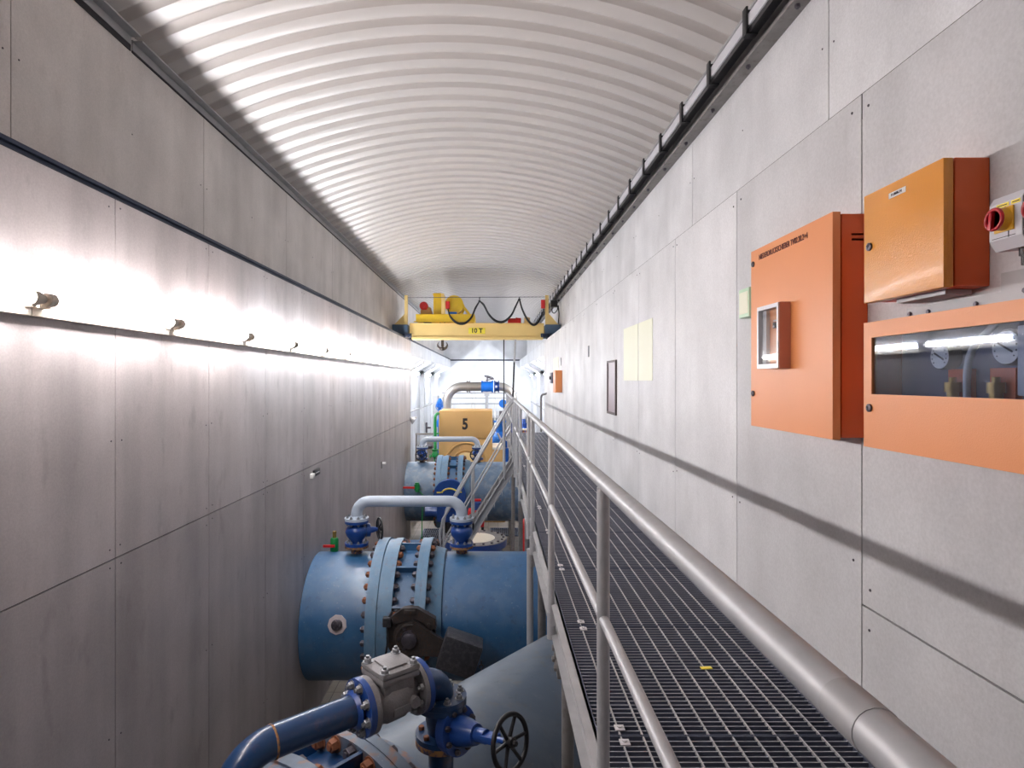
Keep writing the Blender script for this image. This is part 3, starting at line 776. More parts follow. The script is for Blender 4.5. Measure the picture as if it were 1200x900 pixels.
t = thing('pipe_stub', 'short upright blue pipe with dark flange and cream cover behind the stair foot', 'pipe', (-.41, 14.0, 0))
mb = MB(); mb.lathe([(0, .62), (.66, .62), (.66, .72), (.80, .72), (.80, .45), (.78, .45)], (-.41, 14, 0), (0, 0, 1), 64); obj('body', mb, 'blue', t)
mb = MB(); mb.lathe([(.801, .715), (.815, .71), (.815, .46), (.801, .45)], (-.41, 14, 0), (0, 0, 1), 64); obj('gasket_ring', mb, 'galvold', t)
mb = MB(); mb.lathe([(.76, .45), (.815, .45), (.825, .40)], (-.41, 14, 0), (0, 0, 1), 48); obj('cover', mb, 'cover', t)
nb = None
for k in range(20):
    a = k*2*PI/20
    if nb is None: mb = MB(); mb.nut((0, 0, 0), (0, 0, 1), .028, .03); nb = obj('bolt', mb, 'bolt', t, True); c = nb
    else: c = nb.copy(); COL.objects.link(c)
    c.location = (.64*math.cos(a), .64*math.sin(a), .815)

t = thing('hydraulic_unit', 'red hydraulic tank with blue motor behind the stair rails', 'machine', (-.45, 15.1, 0))
mb = MB(); mb.span((-.62, 14.95, .82), (-.22, 15.35, 1.22), .03); obj('tank', mb, 'red', t)
mb = MB(); mb.lathe([(0, .13), (.18, .13), (.2, .1)], (-.42, 15.15, 1.22), (0, 0, 1), 20); obj('motor', mb, 'blue', t)
mb = MB(); mb.span((-.56, 15.1, 1.42), (-.30, 15.2, 1.47), .01); mb.cyl((-.24, 15.1, 1.35), (-.08, 15.1, 1.62), .02, seg=8); obj('lever', mb, 'red', t)
for x in (-.58, -.26):
    mb = MB(); mb.span((x-.03, 15.0, 0), (x+.03, 15.06, .82)); mb.span((x-.03, 15.24, 0), (x+.03, 15.30, .82)); obj('leg', mb, 'black', t)
t = thing('red_tank', 'red upright tank seen between the walkway posts', 'tank', (.66, 12.2, 0))
mb = MB(); mb.lathe([(0, .13), (1.52, .13), (1.62, .09), (1.66, .04), (1.72, .04)], (.66, 12.2, 0), (0, 0, 1), 24); obj('vessel', mb, 'red', t)
mb = MB(); mb.lathe([(0, .028), (.05, .05), (.1, .05)], (.66, 12.2, 1.7), (0, 0, 1), 12); obj('valve', mb, 'black', t)
mb = MB(); mb.box((-.28, 9.05, .06), (.20, .12, .12), M.Rotation(.4, 3, 'Z'), .02); tag(obj('chock_block', mb, 'red', smooth=40), 'small red block on the floor under the counterweight', 'block')
for k, (x0, x1, y0, y1, lab) in enumerate(((-2.05, -1.25, 15.55, 18.1, 'dark floor grating beneath the far blue pipe'), (-1.75, -1.0, 13.8, 14.9, 'dark floor grating left of the stair foot'), (-.1, .75, 17.3, 18.2, 'dark floor grating beneath the pipe behind the stair'))):
    mb = MB(); mb.span((x0, y0, .004), (x1, y0+.03, .03)); mb.span((x0, y1-.03, .004), (x1, y1, .03)); mb.span((x0, y0, .004), (x0+.03, y1, .03)); mb.span((x1-.03, y0, .004), (x1, y1, .03))
    n = int((x1-x0)/.06)
    for i in range(n): xx = x0+.03+(i+.5)*(x1-x0-.06)/n; mb.span((xx-.008, y0, .006), (xx+.008, y1, .028))
    n = int((y1-y0)/.18)
    for i in range(n): yy = y0+(i+.5)*(y1-y0)/n; mb.span((x0, yy-.006, .006), (x1, yy+.006, .026))
    mb.mi = 1; mb.span((x0+.01, y0+.01, .001), (x1-.01, y1-.01, .005))
    tag(obj('floor_grating', mb, ['grate', 'black'], smooth=0), lab, 'grating')
mb = MB(); mb.span((-2.33, 14.98, .001), (-.95, 15.35, .05), .01); tag(obj('kerb_slab', mb, 'cover', smooth=0), 'pale concrete kerb strip across the floor near the far pipe', 'kerb')

# little sign and fittings on the left wall
t = thing('wall_tag', 'small black tag on a white bracket on the left wall above the pipe', 'tag', (XL, 8.05, 3.2))
mb = MB(); mb.span((XL, 7.85, 3.14), (XL+.04, 7.95, 3.20), .004); obj('bracket', mb, 'white', t)
mb = MB(); mb.span((XL+.001, 7.97, 3.15), (XL+.03, 8.22, 3.23), .004); mb.mi = 1; mb.span((XL+.03, 8.02, 3.185), (XL+.0315, 8.18, 3.195)); obj('plate', mb, ['black', 'white'], t)
t = thing('wall_peg', 'short dark peg with pale head on the left wall near the far valve', 'peg', (XL, 12.9, 2.55))
mb = MB(); mb.cyl((XL, 12.9, 2.66), (XL+.09, 12.9, 2.66), .025, seg=10); obj('pin', mb, 'white', t)
mb = MB(); mb.span((XL, 12.82, 2.56), (XL+.02, 12.88, 2.70)); obj('base', mb, 'galvold', t)
t = thing('flood_light', 'small floodlight angled off the end of the left wall', 'lamp', (XL, 17.3, 3.3))
mb = MB(); mb.lathe([(0, .05), (.10, .12), (.13, .12)], (XL+.03, 17.28, 3.34), (.75, .1, -.5), 20); obj('shade', mb, 'galv', t)
mb = MB(); mb.cyl((XL, 17.28, 3.36), (XL+.06, 17.28, 3.34), .02, seg=8); obj('arm', mb, 'galv', t)

# ------------------------------------------------------------------ walkway
DK = 2.98; DX0, DX1 = .42, 1.40; DEND = 2.45+1.1*13
wk = thing('walkway', 'steel grating walkway along the right wall', 'walkway', (.9, 8, 0))
def grating():
    mb = MB(); x0, x1 = DX0, DX1; L = 1.094
    for x in (x0, x1-.004): mb.span((x, 0, -.032), (x+.004, L, 0))
    for y in (0, L-.004): mb.span((x0, y, -.034), (x1, y+.004, .001))
    n = 33
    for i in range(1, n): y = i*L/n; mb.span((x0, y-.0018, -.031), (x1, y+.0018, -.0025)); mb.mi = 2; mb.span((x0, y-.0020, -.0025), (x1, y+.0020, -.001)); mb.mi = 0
    mb.mi = 1; m = 11
    for i in range(1, m):
        x = x0+i*(x1-x0)/m; mb.span((x-.0032, 0, -.010), (x+.0032, L, .0005))
    return mb
g0 = obj('grating_panel', grating(), ['grate', 'galvdull', 'gratelit'], wk, True, 0)
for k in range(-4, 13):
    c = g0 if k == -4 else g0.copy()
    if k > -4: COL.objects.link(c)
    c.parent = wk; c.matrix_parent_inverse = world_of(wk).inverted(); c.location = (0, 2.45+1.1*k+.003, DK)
for x, s, f in ((DX0-.006, -1, -1), (DX1+.002, 1, .4)):
    mb = MB(); y0, y1 = -1.95, DEND
    mb.span((min(x, x+s*.008), y0, DK-.20), (max(x, x+s*.008), y1, DK))
    mb.span((min(x, x+f*.045), y0, DK-.012), (max(x, x+f*.045), y1, DK)); mb.span((min(x, x+f*.045), y0, DK-.20), (max(x, x+f*.045), y1, DK-.188))
    obj('stringer', mb, 'galvdull', wk, smooth=0)
for k in range(-1, 13):
    mb = MB(); y = 2.45+1.1*k; mb.span((DX0, y-.03, DK-.13), (DX1, y+.03, DK-.036)); obj('cross_beam', mb, 'galvold', wk, smooth=0)
for k in range(0, 12):
    y = 2.45+1.1*k
    for dy in (-.05, .05):
        mb = MB(); mb.span((DX0+.075, y+dy-.02, DK), (DX0+.115, y+dy+.02, DK+.006), .002); mb.cyl((DX0+.095, y+dy, DK+.004), (DX0+.095, y+dy, DK+.012), .009, seg=8); obj('grating_clip', mb, 'alu', wk)
for y in (3.95, 6.05, 8.6, 10.75, 13.9, 16.5):
    for x in ((.48,) if y < 13 else (.45,)):
        mb = MB(); mb.cyl((x, y, 0), (x, y, DK-.12), .04, seg=16); mb.span((x-.09, y-.09, 0), (x+.09, y+.09, .012)); obj('support_leg', mb, 'galvold', wk)
mb = MB(); mb.cyl((.355, 5.9, 0), (.355, 5.9, DK-.2), .032, seg=16); obj('support_leg', mb, 'galvdull', wk)
for x, y in ((.395, 3.75), (.385, 5.95)):
    mb = MB(); mb.span((x-.012, y-.10, DK-.36), (x+.012, y+.10, DK-.19)); 
    for dy in (-.06, .06):
        for dz in (-.31, -.24): mb.nut((x-.012, y+dy, DK+dz), (-1, 0, 0), .02, .018)
    obj('bracket', mb, 'galvold', wk)
mb = MB(); mb.box((1.05, 3.02, DK+.004), (.055, .022, .004), M.Rotation(.1, 3, 'Z')); tag(obj('tape_scrap', mb, 'yellow', smooth=0), 'small yellow scrap of tape lying on the walkway grating', 'tape')

# guard rails
HX = .370
def guard(y0, y1, posts, label, upcurve=False):
    t = thing('guard_rail', label, 'railing', (HX, (y0+y1)/2, DK), 0)
    mb = MB(); mb.tube([(HX, y0, 4.06), (HX, y1, 4.06)], .0245, 20); obj('handrail', mb, 'galv', t)
    for a in [y0+.02]+list(posts)+[y1-.02]: pass
    pts = [(HX, y0, 3.60), (HX, y1, 3.60)]
    if upcurve: pts = bend([(HX, y0, 3.60), (HX, posts[-1]-.12, 3.60), (HX, posts[-1]-.01, 3.66)], .1, 5)
    mb = MB(); mb.tube(pts, .017, 16); obj('mid_rail', mb, 'galv', t)
    for p in posts:
        mb = MB(); mb.cyl((HX, p, DK-.22), (HX, p, 4.04), .0215, seg=18); mb.cyl((HX, p, DK-.22), (HX, p, DK-.05), .028, seg=18); mb.span((HX-.005, p-.03, DK-.13), (DX0-.015, p+.03, DK-.07)); obj('post', mb, 'galv', t)
    return t
g = guard(-1.9, 6.05, (-1.6, .2, 2.06, 3.90, 5.78), 'galvanised guard rail of the walkway nearest the camera')
for y in (.62, 4.6):
    mb = MB(); mb.cyl((HX, y-.03, 4.06), (HX, y+.03, 4.06), .0252, seg=20); obj('joint_sleeve', mb, 'galvdull', g)
guard(6.12, 10.5, (6.36, 8.35, 9.45, 10.4), 'galvanised guard rail of the walkway just before the stair')
guard(11.25, DEND-.05, (11.3, 13.2, 14.9, DEND-.1), 'galvanised guard rail of the walkway beyond the stair')

# gooseneck rail end on the right wall
mb = MB(); mb.tube(bend([(1.32, 16.9, DK), (1.32, 16.9, 4.00), (1.448, 16.6, 4.05)], .12, 8), .028, 12); tag(obj('bent_pipe', mb, 'galvold', smooth=60), 'thin bent pipe rising to the right wall at the walkway end', 'pipe')

# stair
st = thing('stair', 'steep steel stair dropping from the walkway into the pit', 'stair', (-.4, 10.85, 0))
SL = 1.64; SX = .34
def sp(x): return DK-(SX-x)*SL
for y in (10.5, 11.2):
    mb = MB(); xe = SX-DK/SL
    dn = V((-SL, 0, 1)).normalized()
    a = [V((SX, y, DK+.05)), V((SX, y, DK-.17)), V((xe+.05, y, 0)), V((xe-.12, y, 0)), V((xe-.09, y, .05))]
    mb.prism(a, (0, .008, 0))
    # flanges of the channel
    for off in (0.05, -.15):
        mb.prism([(SX, y-.04, DK+off), (SX, y-.04, DK+off-.018), (xe, y-.04, off-.018+.02), (xe, y-.04, off+.02)], (0, .046, 0)) if off > 0 else mb.prism([(SX, y-.04, DK+off), (SX, y-.04, DK+off-.018), (xe+.09, y-.04, .0), (xe+.09, y-.04, .018)], (0, .046, 0))
    obj('stringer', mb, 'galvdull', st, smooth=0)
for k in range(1, 14):
    z = DK-k*.215-.10; x = SX-k*.215/SL
    mb = MB()
    for i in range(5): mb.span((x-.10+i*.045, 10.51, z-.03), (x-.105+i*.045, 11.20, z))
    for i in range(7): mb.span((x-.10, 10.53+i*.108, z-.012), (x+.06, 10.536+i*.108, z))
    obj('tread', mb, 'galvdull', st, smooth=0)
for y in (10.46, 11.26):
    zt = 3.98
    def hr(x, d): return d+(x-.26)*1.74
    xa, xb = .26, -.86
    mb = MB(); mb.tube(bend([(.34, y, 4.04), (xa, y, zt-.03), (xb, y, hr(xb, zt)), (xb-.05, y, hr(xb, zt)-.25), (xb-.05, y, sp(xb-.05))], .05, 5), .021, 12); obj('handrail', mb, 'galv', st)
    mb = MB(); mb.tube([(xa+.04, y, hr(.30, 3.50)), (xb-.03, y, hr(xb-.03, 3.50))], .014, 10); obj('mid_rail', mb, 'galv', st)
    for x in (.19, -.36):
        mb = MB(); mb.cyl((x, y, sp(x)-.02), (x, y, hr(x, zt)), .019, seg=12); obj('post', mb, 'galv', st)

# ------------------------------------------------------------------ electrical cabinets on the right wall
CX = 1.31
def lock(parent, x, y, z):
    mb = MB(); mb.lathe([(0, .014), (.006, .014), (.008, .011)], (x, y, z), (-1, 0, 0), 20); mb.mi = 1; mb.box((x-.0085, y, z), (.001, .004, .013)); mb.box((x-.0085, y+.003, z+.003), (.001, .009, .004)); return obj('lock', mb, ['bolt', 'ink'], parent, label='dark metal cam lock')

t = thing('control_cabinet', 'tall orange control cabinet with small framed window', 'cabinet', (1.4, 2.74, 4.17))
ya, yb, za, zb = 2.365, 3.112, 4.172, 5.052
mb = MB(); mb.span((CX+.036, ya+.004, za+.006), (XR-.001, yb-.01, zb-.006), .004)
for k in (0, 1): mb.span((CX+.075, ya+.004, zb-.09-.02*k), (CX+.125, ya+.012, zb-.082-.02*k))
obj('body', mb, 'orangeshade', t, smooth=30)
wy0, wy1, wz0, wz1 = 2.70, 2.915, 4.456, 4.746
mb = MB()
def holed(mb, x0, x1, ya, yb, za, zb, y0, y1, z0, z1):
    for a in (((ya, za), (yb, z0)), ((ya, z1), (yb, zb)), ((ya, z0), (y0, z1)), ((y1, z0), (yb, z1))):
        mb.span((x0, a[0][0], a[0][1]), (x1, a[1][0], a[1][1]))
    bmesh.ops.remove_doubles(mb.bm, verts=mb.bm.verts, dist=1e-5)
holed(mb, CX, CX+.030, ya, yb, za, zb, wy0+.03, wy1-.03, wz0+.028, wz1-.026)
d = obj('door', mb, ['orange'], t, smooth=0)
mb = MB(); mb.span((CX+.0295, ya+.012, za+.012), (CX+.0365, yb-.012, zb-.012)); obj('door_gasket', mb, 'black', t, smooth=0)
for z in (4.985, 4.335): lock(d, CX, yb-.028, z)
mb = MB(); xo = CX-.055
holed(mb, xo, CX-.001, wy0, wy1, wz0, wz1, wy0+.014, wy1-.014, wz0+.020, wz1-.018)
wf = obj('window_frame', mb, ['alu'], t, smooth=0)
mb = MB(); mb.span((xo+.006, wy0-.003, wz0-.002), (CX-.001, wy0, wz1+.002)); obj('frame_side', mb, 'alurose', wf, smooth=0)
mb = MB(); mb.span((xo+.008, wy0+.013, wz0+.019), (xo+.011, wy1-.013, wz1-.017)); obj('window_pane', mb, 'clear', wf, smooth=0)
mb = MB(); mb.span((CX-.018, wy0+.0145, wz0+.0205), (CX-.010, wy1-.0145, wz1-.0185)); pn = obj('instrument_panel', mb, 'orange', t, smooth=0)
mb = MB(); mb.span((CX-.035, wy1-.055, wz0+.022), (CX-.0185, wy1-.018, wz1-.02)); obj('grey_side', mb, 'plastic', pn, smooth=0)
for y, z in ((2.80, 4.655), (2.748, 4.668), (2.755, 4.60)):
    mb = MB(); k = 'plastic' if z < 4.61 else 'black'
    mb.span((CX-.028, y-.013, z-.016), (CX-.0182, y+.013, z+.012), .003)
    if k == 'black': mb.mi = 1; mb.span((CX-.022, y-.018, z+.016), (CX-.0182, y+.018, z+.023)); mb.span((CX-.030, y-.006, z-.012), (CX-.0275, y+.006, z-.004))
    obj('selector_switch', mb, [k, 'ink' if k != 'black' else 'plastic'], pn)
for z in (4.512, 4.497):
    mb = MB(); mb.span((CX-.026, wy0+.018, z), (CX-.0182, wy1-.058, z+.009), .001); obj('terminal_strip', mb, 'plastic', pn)
text('lettering', 'NIEDERDRUCKSCHIEBER TV02.20.2+4', .036, (CX-.0012, 3.018, 5.005), (0, -1, 0), (0, 0, 1), 'inkred', d, .78)
for y, z, x in ((ya+.009, 4.40, CX+.10), (ya+.009, 4.22, CX+.065)):
    mb = MB(); mb.cyl((x, y+.002, z), (x, y-.003, z), .005, seg=10); obj('screw', mb, 'alu', t)

t = thing('control_cabinet', 'small square amber cabinet with white label strip', 'cabinet', (1.4, 1.97, 4.66))
ya, yb, za, zb = 1.783, 2.166, 4.672, 5.050
mb = MB(); mb.span((CX+.036, ya+.004, za+.004), (XR-.001, yb-.004, zb+.002), .004); mb.mi = 1; mb.span((CX+.05, ya+.06, za-.012), (XR-.01, yb-.1, za+.003)); obj('body', mb, ['orangeshade', 'galvdull'], t, smooth=30)
mb = MB(); mb.span((CX, ya, za), (CX+.030, yb, zb), .004); d = obj('door', mb, 'amber', t, smooth=30)
mb = MB(); mb.span((CX+.0295, ya+.012, za+.012), (CX+.0365, yb-.012, zb-.012)); obj('door_gasket', mb, 'black', t, smooth=0)
lock(d, CX, yb-.035, 4.865)
mb = MB(); mb.span((CX-.0015, 1.945, 5.000), (CX, 2.027, 5.018)); lb = obj('label_strip', mb, 'white', d, smooth=0)
text('lettering', 'F1.0606.14', .012, (CX-.002, 2.015, 5.009), (0, -1, 0), (0, 0, 1), 'ink', lb)

t = thing('instrument_cabinet', 'wide orange instrument cabinet with long glass window', 'cabinet', (1.4, 1.6, 4.16))
ya, yb, za, zb = .95, 2.166, 4.168, 4.603
gy0, gy1, gz0, gz1 = 1.05, 2.122, 4.353, 4.549
mb = MB(); holed(mb, CX, CX+.02, ya, yb, za, zb, gy0, gy1, gz0, gz1); d = obj('door', mb, 'orange', t, smooth=0); lock(d, CX, yb-.035, 4.305)
mb = MB()
mb.span((CX+.02, ya, za), (XR-.002, ya+.01, zb)); mb.span((CX+.02, yb-.01, za+.002), (XR-.002, yb, zb-.002)); mb.span((CX+.02, ya, za), (XR-.002, yb, za+.01)); mb.span((CX+.02, ya, zb-.01), (XR-.002, yb, zb)); mb.mi = 1; mb.span((XR-.012, ya+.01, za+.01), (XR-.003, yb-.01, zb-.01))
obj('body', mb, ['orangeshade', 'plasticdark'], t, smooth=0)
mb = MB(); mb.span((CX+.006, gy0-.004, gz0-.004), (CX+.010, gy1+.004, gz1+.004)); obj('window_pane', mb, 'glass', d, smooth=0)
def gauge(y, z, r, x=CX+.085):
    mb = MB(); mb.lathe([(0, r), (.035, r), (.04, r*.94)], (x+.03, y, z), (-1, 0, 0), 32); g = obj('pressure_gauge', mb, 'black', t)
    mb = MB(); mb.lathe([(0, r*.9), (.002, r*.9)], (x-.010, y, z), (-1, 0, 0), 32); f = obj('dial', mb, 'dial', g)
    mb = MB(); mb.box((x-.0135, y, z), (.001, r*1.1, .005), M.Rotation(.5, 3, 'X')); 
    for k in range(11): a = math.radians(-40+k*26); mb.box((x-.0128, y-r*.72*math.cos(a), z+r*.72*math.sin(a)), (.001, .004, .004))
    obj('pointer', mb, 'ink', f)
gauge(1.90, 4.475, .042); gauge(1.43, 4.46, .07); gauge(1.66, 4.49, .05, CX+.09)
for y in (1.86, 1.70):
    mb = MB(); mb.lathe([(0, .016), (.03, .016), (.03, .022), (.06, .022), (.055, .010), (.075, .010)], (CX+.085, y, 4.335), (0, 0, 1), 12); obj('fitting', mb, 'brass', t)
    mb = MB(); mb.span((CX+.105, y-.04, 4.185), (CX+.125, y+.045, 4.435)); obj('copper_plate', mb, 'orangeshade', t)
mb = MB(); mb.span((CX+.075, 1.54, 4.36), (CX+.125, 1.62, 4.545), .004); mb.mi = 1; mb.box((CX+.073, 1.58, 4.41), (.004, .02, .02)); mb.box((CX+.073, 1.58, 4.50), (.004, .02, .02)); obj('relay', mb, ['plastic', 'black'], t)
mb = MB(); mb.tube(curve_pts([(CX+.10, 1.72, 4.56), (CX+.07, 1.77, 4.48), (CX+.07, 1.785, 4.36), (CX+.08, 1.785, 4.2)]), .010, 10); obj('hose', mb, 'galv', t)

# board strips fixed over the wall around the cabinets
mb = MB(); mb.span((XR-.006, 1.0, 4.607), (XR+.0, 1.742, 4.705)); mb.span((XR-.006, 1.742, 4.607), (XR, 2.14, 4.652))
mb.mi = 1
for y, z in ((1.66, 4.645), (1.83, 4.628), (2.03, 4.628), (2.12, 4.63)): mb.nut((XR-.006, y, z), (-1, 0, 0), .008, .007)
tag(obj('cover_strip', mb, ['galvdull', 'bolt'], smooth=0), 'grey bolted strip between the amber and the glazed cabinet', 'strip')

# rotary isolators
def isolator(y0, label):
    W = .104; x1 = XR-.001; x0 = XR-.082; z0, z1 = 4.752, 4.898
    t = thing('rotary_isolator', label, 'switch', (XR, y0+W/2, z0), 0, 'red and yellow rotary isolators')
    mb = MB(); pr = [(x1, z0+.006), (x0+.018, z0), (x0, z0+.028), (x0, z1-.02), (x0+.012, z1), (x1, z1+.0)]
    mb.prism([(x, y0, z) for x, z in pr], (0, W, 0)); obj('housing', mb, 'plastic', t, smooth=20)
    mb = MB(); pr2 = [(x1, z0-.001), (x0+.019, z0-.003), (x0+.003, z0+.028), (x0+.003, z1-.02), (x0+.014, z1-.002), (x1, z1-.002)]
    mb.prism([(x, y0-.0015, z) for x, z in pr2], (0, .0014, 0)); obj('side_cover', mb, 'plasticdark', t, smooth=20)
    yc, zc = y0+.052, 4.83
    mb = MB(); mb.span((x0-.006, yc-.030, zc-.032), (x0-.001, yc+.030, zc+.032), .001); mb.lathe([(0, .030), (.022, .028)], (x0-.006, yc, zc), (-1, 0, 0), 28); obj('yellow_collar', mb, 'knobyellow', t)
    mb = MB(); mb.torus((x0-.030, yc, zc), (1, 0, 0), .0265, .005, 36, 10); mb.lathe([(0, .026), (.002, .026)], (x0-.026, yc, zc), (-1, 0, 0), 28); mb.box((x0-.032, yc+.006, zc-.004), (.012, .010, .046), M.Rotation(.12, 3, 'X'), .002); obj('knob', mb, 'knobred', t)
    for (yy, zz, ww) in ((y0+.018, z1-.028, .028), (y0+.060, zc+.040, .040)):
        mb = MB(); mb.span((x0-.0012, yy-ww/2, zz-.005), (x0-.0002, yy+ww/2, zz+.005)); mb.mi = 1; mb.span((x0-.0016, yy-ww*.38, zz-.0012), (x0-.0011, yy+ww*.38, zz+.0012)); obj('sticker', mb, ['yellow', 'ink'], t, smooth=0)
    mb = MB(); mb.span((x0-.001, yc-.012, z0+.03), (x0, yc-.010, zc-.032)); mb.span((x0-.001, y0+.02, z0+.032), (x0, y0+W-.01, z0+.0335)); mb.lathe([(0, .004), (.001, .004)], (x0, yc, z1-.03), (-1, 0, 0), 10); obj('wiring_mark', mb, 'ink', t)
    mb = MB(); mb.lathe([(0, .014), (.02, .014), (.02, .009), (.045, .009)], (XR-.03, y0+.05, z0+.002), (0, 0, -1), 14); obj('cable_gland', mb, 'black', t)
    return t
isolator(1.585, 'grey isolator with red knob beside the amber cabinet')
isolator(1.468, 'grey isolator with red knob cut off by the right photo edge')

t = thing('wall_box', 'small pale green box on the wall left of the tall orange cabinet', 'box', (XR, 3.42, 4.77))
mb = MB(); mb.span((XR-.06, 3.33, 4.75), (XR-.0005, 3.47, 4.91), .004); obj('case', mb, 'palegreen', t)
mb = MB(); mb.span((XR-.063, 3.345, 4.77), (XR-.0595, 3.455, 4.89)); obj('lens', mb, 'paleyellow', t)

# far fittings on the right wall
for a, b, lab in ((5.57, 6.10, 'pale yellow patch on the right wall, part nearer the orange cabinets'), (6.125, 6.80, 'pale yellow patch on the right wall, part farther from the cabinets')):
    mb = MB(); mb.span((XR-.004, a, 4.40), (XR-.0005, b, 4.97)); tag(obj('wall_patch', mb, 'paleyellow', smooth=0), lab, 'sheet')  # flat pale yellow rectangle laid on the boards
mb = MB(); mb.span((XR-.004, 13.6, 4.2), (XR-.0005, 14.7, 4.93)); tag(obj('wall_patch', mb, 'paleyellow', smooth=0), 'pale yellow patch on the right wall beyond the small orange box', 'sheet')
t = thing('inspection_panel', 'upright mauve panel in a dark frame on the right wall', 'panel', (XR, 7.45, 4.0))
mb = MB(); holed(mb, XR-.02, XR-.0005, 7.18, 7.72, 3.99, 4.645, 7.215, 7.69, 4.02, 4.62); obj('frame', mb, 'brown', t, smooth=0)
mb = MB(); mb.span((XR-.008, 7.215, 4.02), (XR-.0005, 7.69, 4.62)); obj('plate', mb, 'mauve', t, smooth=0)
for y, z, lab in ((9.3, 4.76, 'thin black wall slot above and beyond the mauve panel'), (13.1, 4.72, 'thin black wall slot above the small orange box')):
    mb = MB(); mb.span((XR-.006, y-.05, z), (XR-.0005, y+.05, z+.17)); mb.mi = 1; mb.span((XR-.009, y-.03, z+.02), (XR-.006, y+.03, z+.15)); tag(obj('wall_slot', mb, ['black', 'plasticdark'], smooth=0), lab, 'fitting')
t = thing('control_box', 'small orange box far along the right wall', 'box', (XR, 13.1, 4.15))
mb = MB(); mb.span((XR-.13, 12.87, 4.15), (XR-.001, 13.35, 4.615), .004); obj('body', mb, 'orange', t)
mb = MB(); mb.span((XR-.143, 12.865, 4.145), (XR-.131, 13.355, 4.62), .003); obj('door', mb, 'orange', t)
t = thing('switch_box', 'small grey switch box beyond the small orange box', 'box', (XR, 13.8, 4.35))
mb = MB(); mb.span((XR-.16, 13.6, 4.34), (XR-.005, 13.95, 4.58), .006); obj('case', mb, 'plasticdark', t)
mb = MB(); mb.lathe([(0, .04), (.03, .035)], (XR-.16, 13.75, 4.46), (-1, 0, 0), 14); obj('knob', mb, 'black', t)

# ------------------------------------------------------------------ overhead crane
YC_ = 16.5; S_ = YC_/718
def cx(px): return (px-578)*S_
def cz(py): return ZC+(446-py)*S_
cr = thing('bridge_crane', 'cream yellow overhead crane beam marked 10 T across the hall', 'crane', (-.45, 17.2, ZL))
for y0, nm in ((YC_, 'girder'), (17.55, 'girder')):
    zz = 0 if y0 == YC_ else .10
    mb = MB(); mb.span((-2.26, y0+.05, 5.60+zz), (1.37, y0+.30, 5.945)); mb.span((-2.26, y0, 5.925), (1.37, y0+.34, 5.95), .004); mb.span((-2.20, y0, 5.51+zz), (1.34, y0+.34, 5.585+zz), .006); mb.span((-2.2, y0+.1, 5.57+zz), (1.34, y0+.25, 5.62+zz))
    obj(nm, mb, 'crane', cr, smooth=20)
mb = MB(); mb.box(((cx(549)+cx(568.5))/2, YC_+.044, cz(387.5)), (cx(568.5)-cx(549), .012, .165), None, .004); pt = obj('capacity_plate', mb, 'yellow', cr)
text('lettering', '10 T', .165, ((cx(549)+cx(568.5))/2, YC_+.036, cz(387.5)), (1, 0, 0), (0, 0, 1), 'ink', pt, 1., 'CENTER', .002, None, .035)
for sx, xa, xb, xr in ((-1, -2.70, -2.28, XL-.05), (1, 1.39, 1.80, XR+.16)):
    mb = MB(); mb.span((xa, 16.35, 5.64), (xb, 18.15, 5.90), .02); e = obj('end_carriage', mb, 'craneblue', cr, smooth=30)
    for y in (16.5, 18.0):
        mb = MB(); mb.lathe([(-.05, .10), (-.03, .10), (-.03, .085), (.03, .085), (.03, .10), (.05, .10)], (xr, y, ZL+.15), (1, 0, 0), 24); obj('wheel', mb, 'raildark', e)
    xi = xb if sx < 0 else xa
    mb = MB(); mb.span((xi-.12, 16.30, 5.56), (xi+.10, 16.42, 5.66), .02); mb.cyl((xi-sx*.04, 16.2, 5.60), (xi-sx*.04, 16.36, 5.60), .05, seg=16); obj('buffer', mb, 'raildark', e)
    px0, px1 = (cx(474), cx(477.5)) if sx < 0 else (cx(639), cx(642.8))
    mb = MB(); mb.span((px0, YC_, 5.90), (px1, YC_+.10, 6.70)); obj('mast', mb, 'crane', cr, smooth=0)
    if sx < 0: tri = [(cx(461.5), YC_+.02, 5.90), (cx(474), YC_+.02, 5.90), (cx(474), YC_+.02, 6.20)]
    else: tri = [(cx(642.8), YC_+.02, 6.22), (cx(642.8), YC_+.02, 5.90), (cx(655), YC_+.02, 5.90)]
    mb = MB(); mb.prism(tri, (0, .06, 0)); obj('gusset', mb, 'crane', cr, smooth=0)
mb = MB(); mb.tube([(cx(476), YC_+.05, 6.64), (cx(641), YC_+.05, 6.66)], .008, 6); obj('support_wire', mb, 'bolt', cr)
def fest(pts):
    mb = MB()
    for d in (0, 1):
        mb.tube(curve_pts([(cx(x), YC_-.04+.03*d, cz(y+(1.3*d if 0 < i < len(pts)-1 else 0))) for i, (x, y) in enumerate(pts)], 6), .017, 8)
    obj('festoon_cable', mb, 'rubber', cr)
fest([(525, 362), (527.5, 370), (535, 377.5), (544, 378.5), (552, 372), (557, 361), (562, 353)])
fest([(562, 353), (567, 357), (573, 368), (581, 375.5), (590, 376.5), (599, 369), (604, 359), (608.5, 350)])
fest([(608.5, 350), (612, 362), (618, 374), (625, 380), (632, 375), (637, 362)])
for x, y in ((562, 352), (608.5, 350)):
    mb = MB(); mb.cyl((cx(x), YC_-.02, cz(y+1)), (cx(x), YC_+.05, 6.65), .012, seg=8); mb.box((cx(x), YC_-.03, cz(y+1)), (.07, .06, .03), None, .008); obj('cable_saddle', mb, 'rubber', cr)
mb = MB(); mb.span((cx(634), YC_-.06, cz(361.5)), (cx(638.6), YC_+.06, cz(351.5)), .008); obj('terminal_box', mb, 'red', cr, label='red terminal box on right mast')
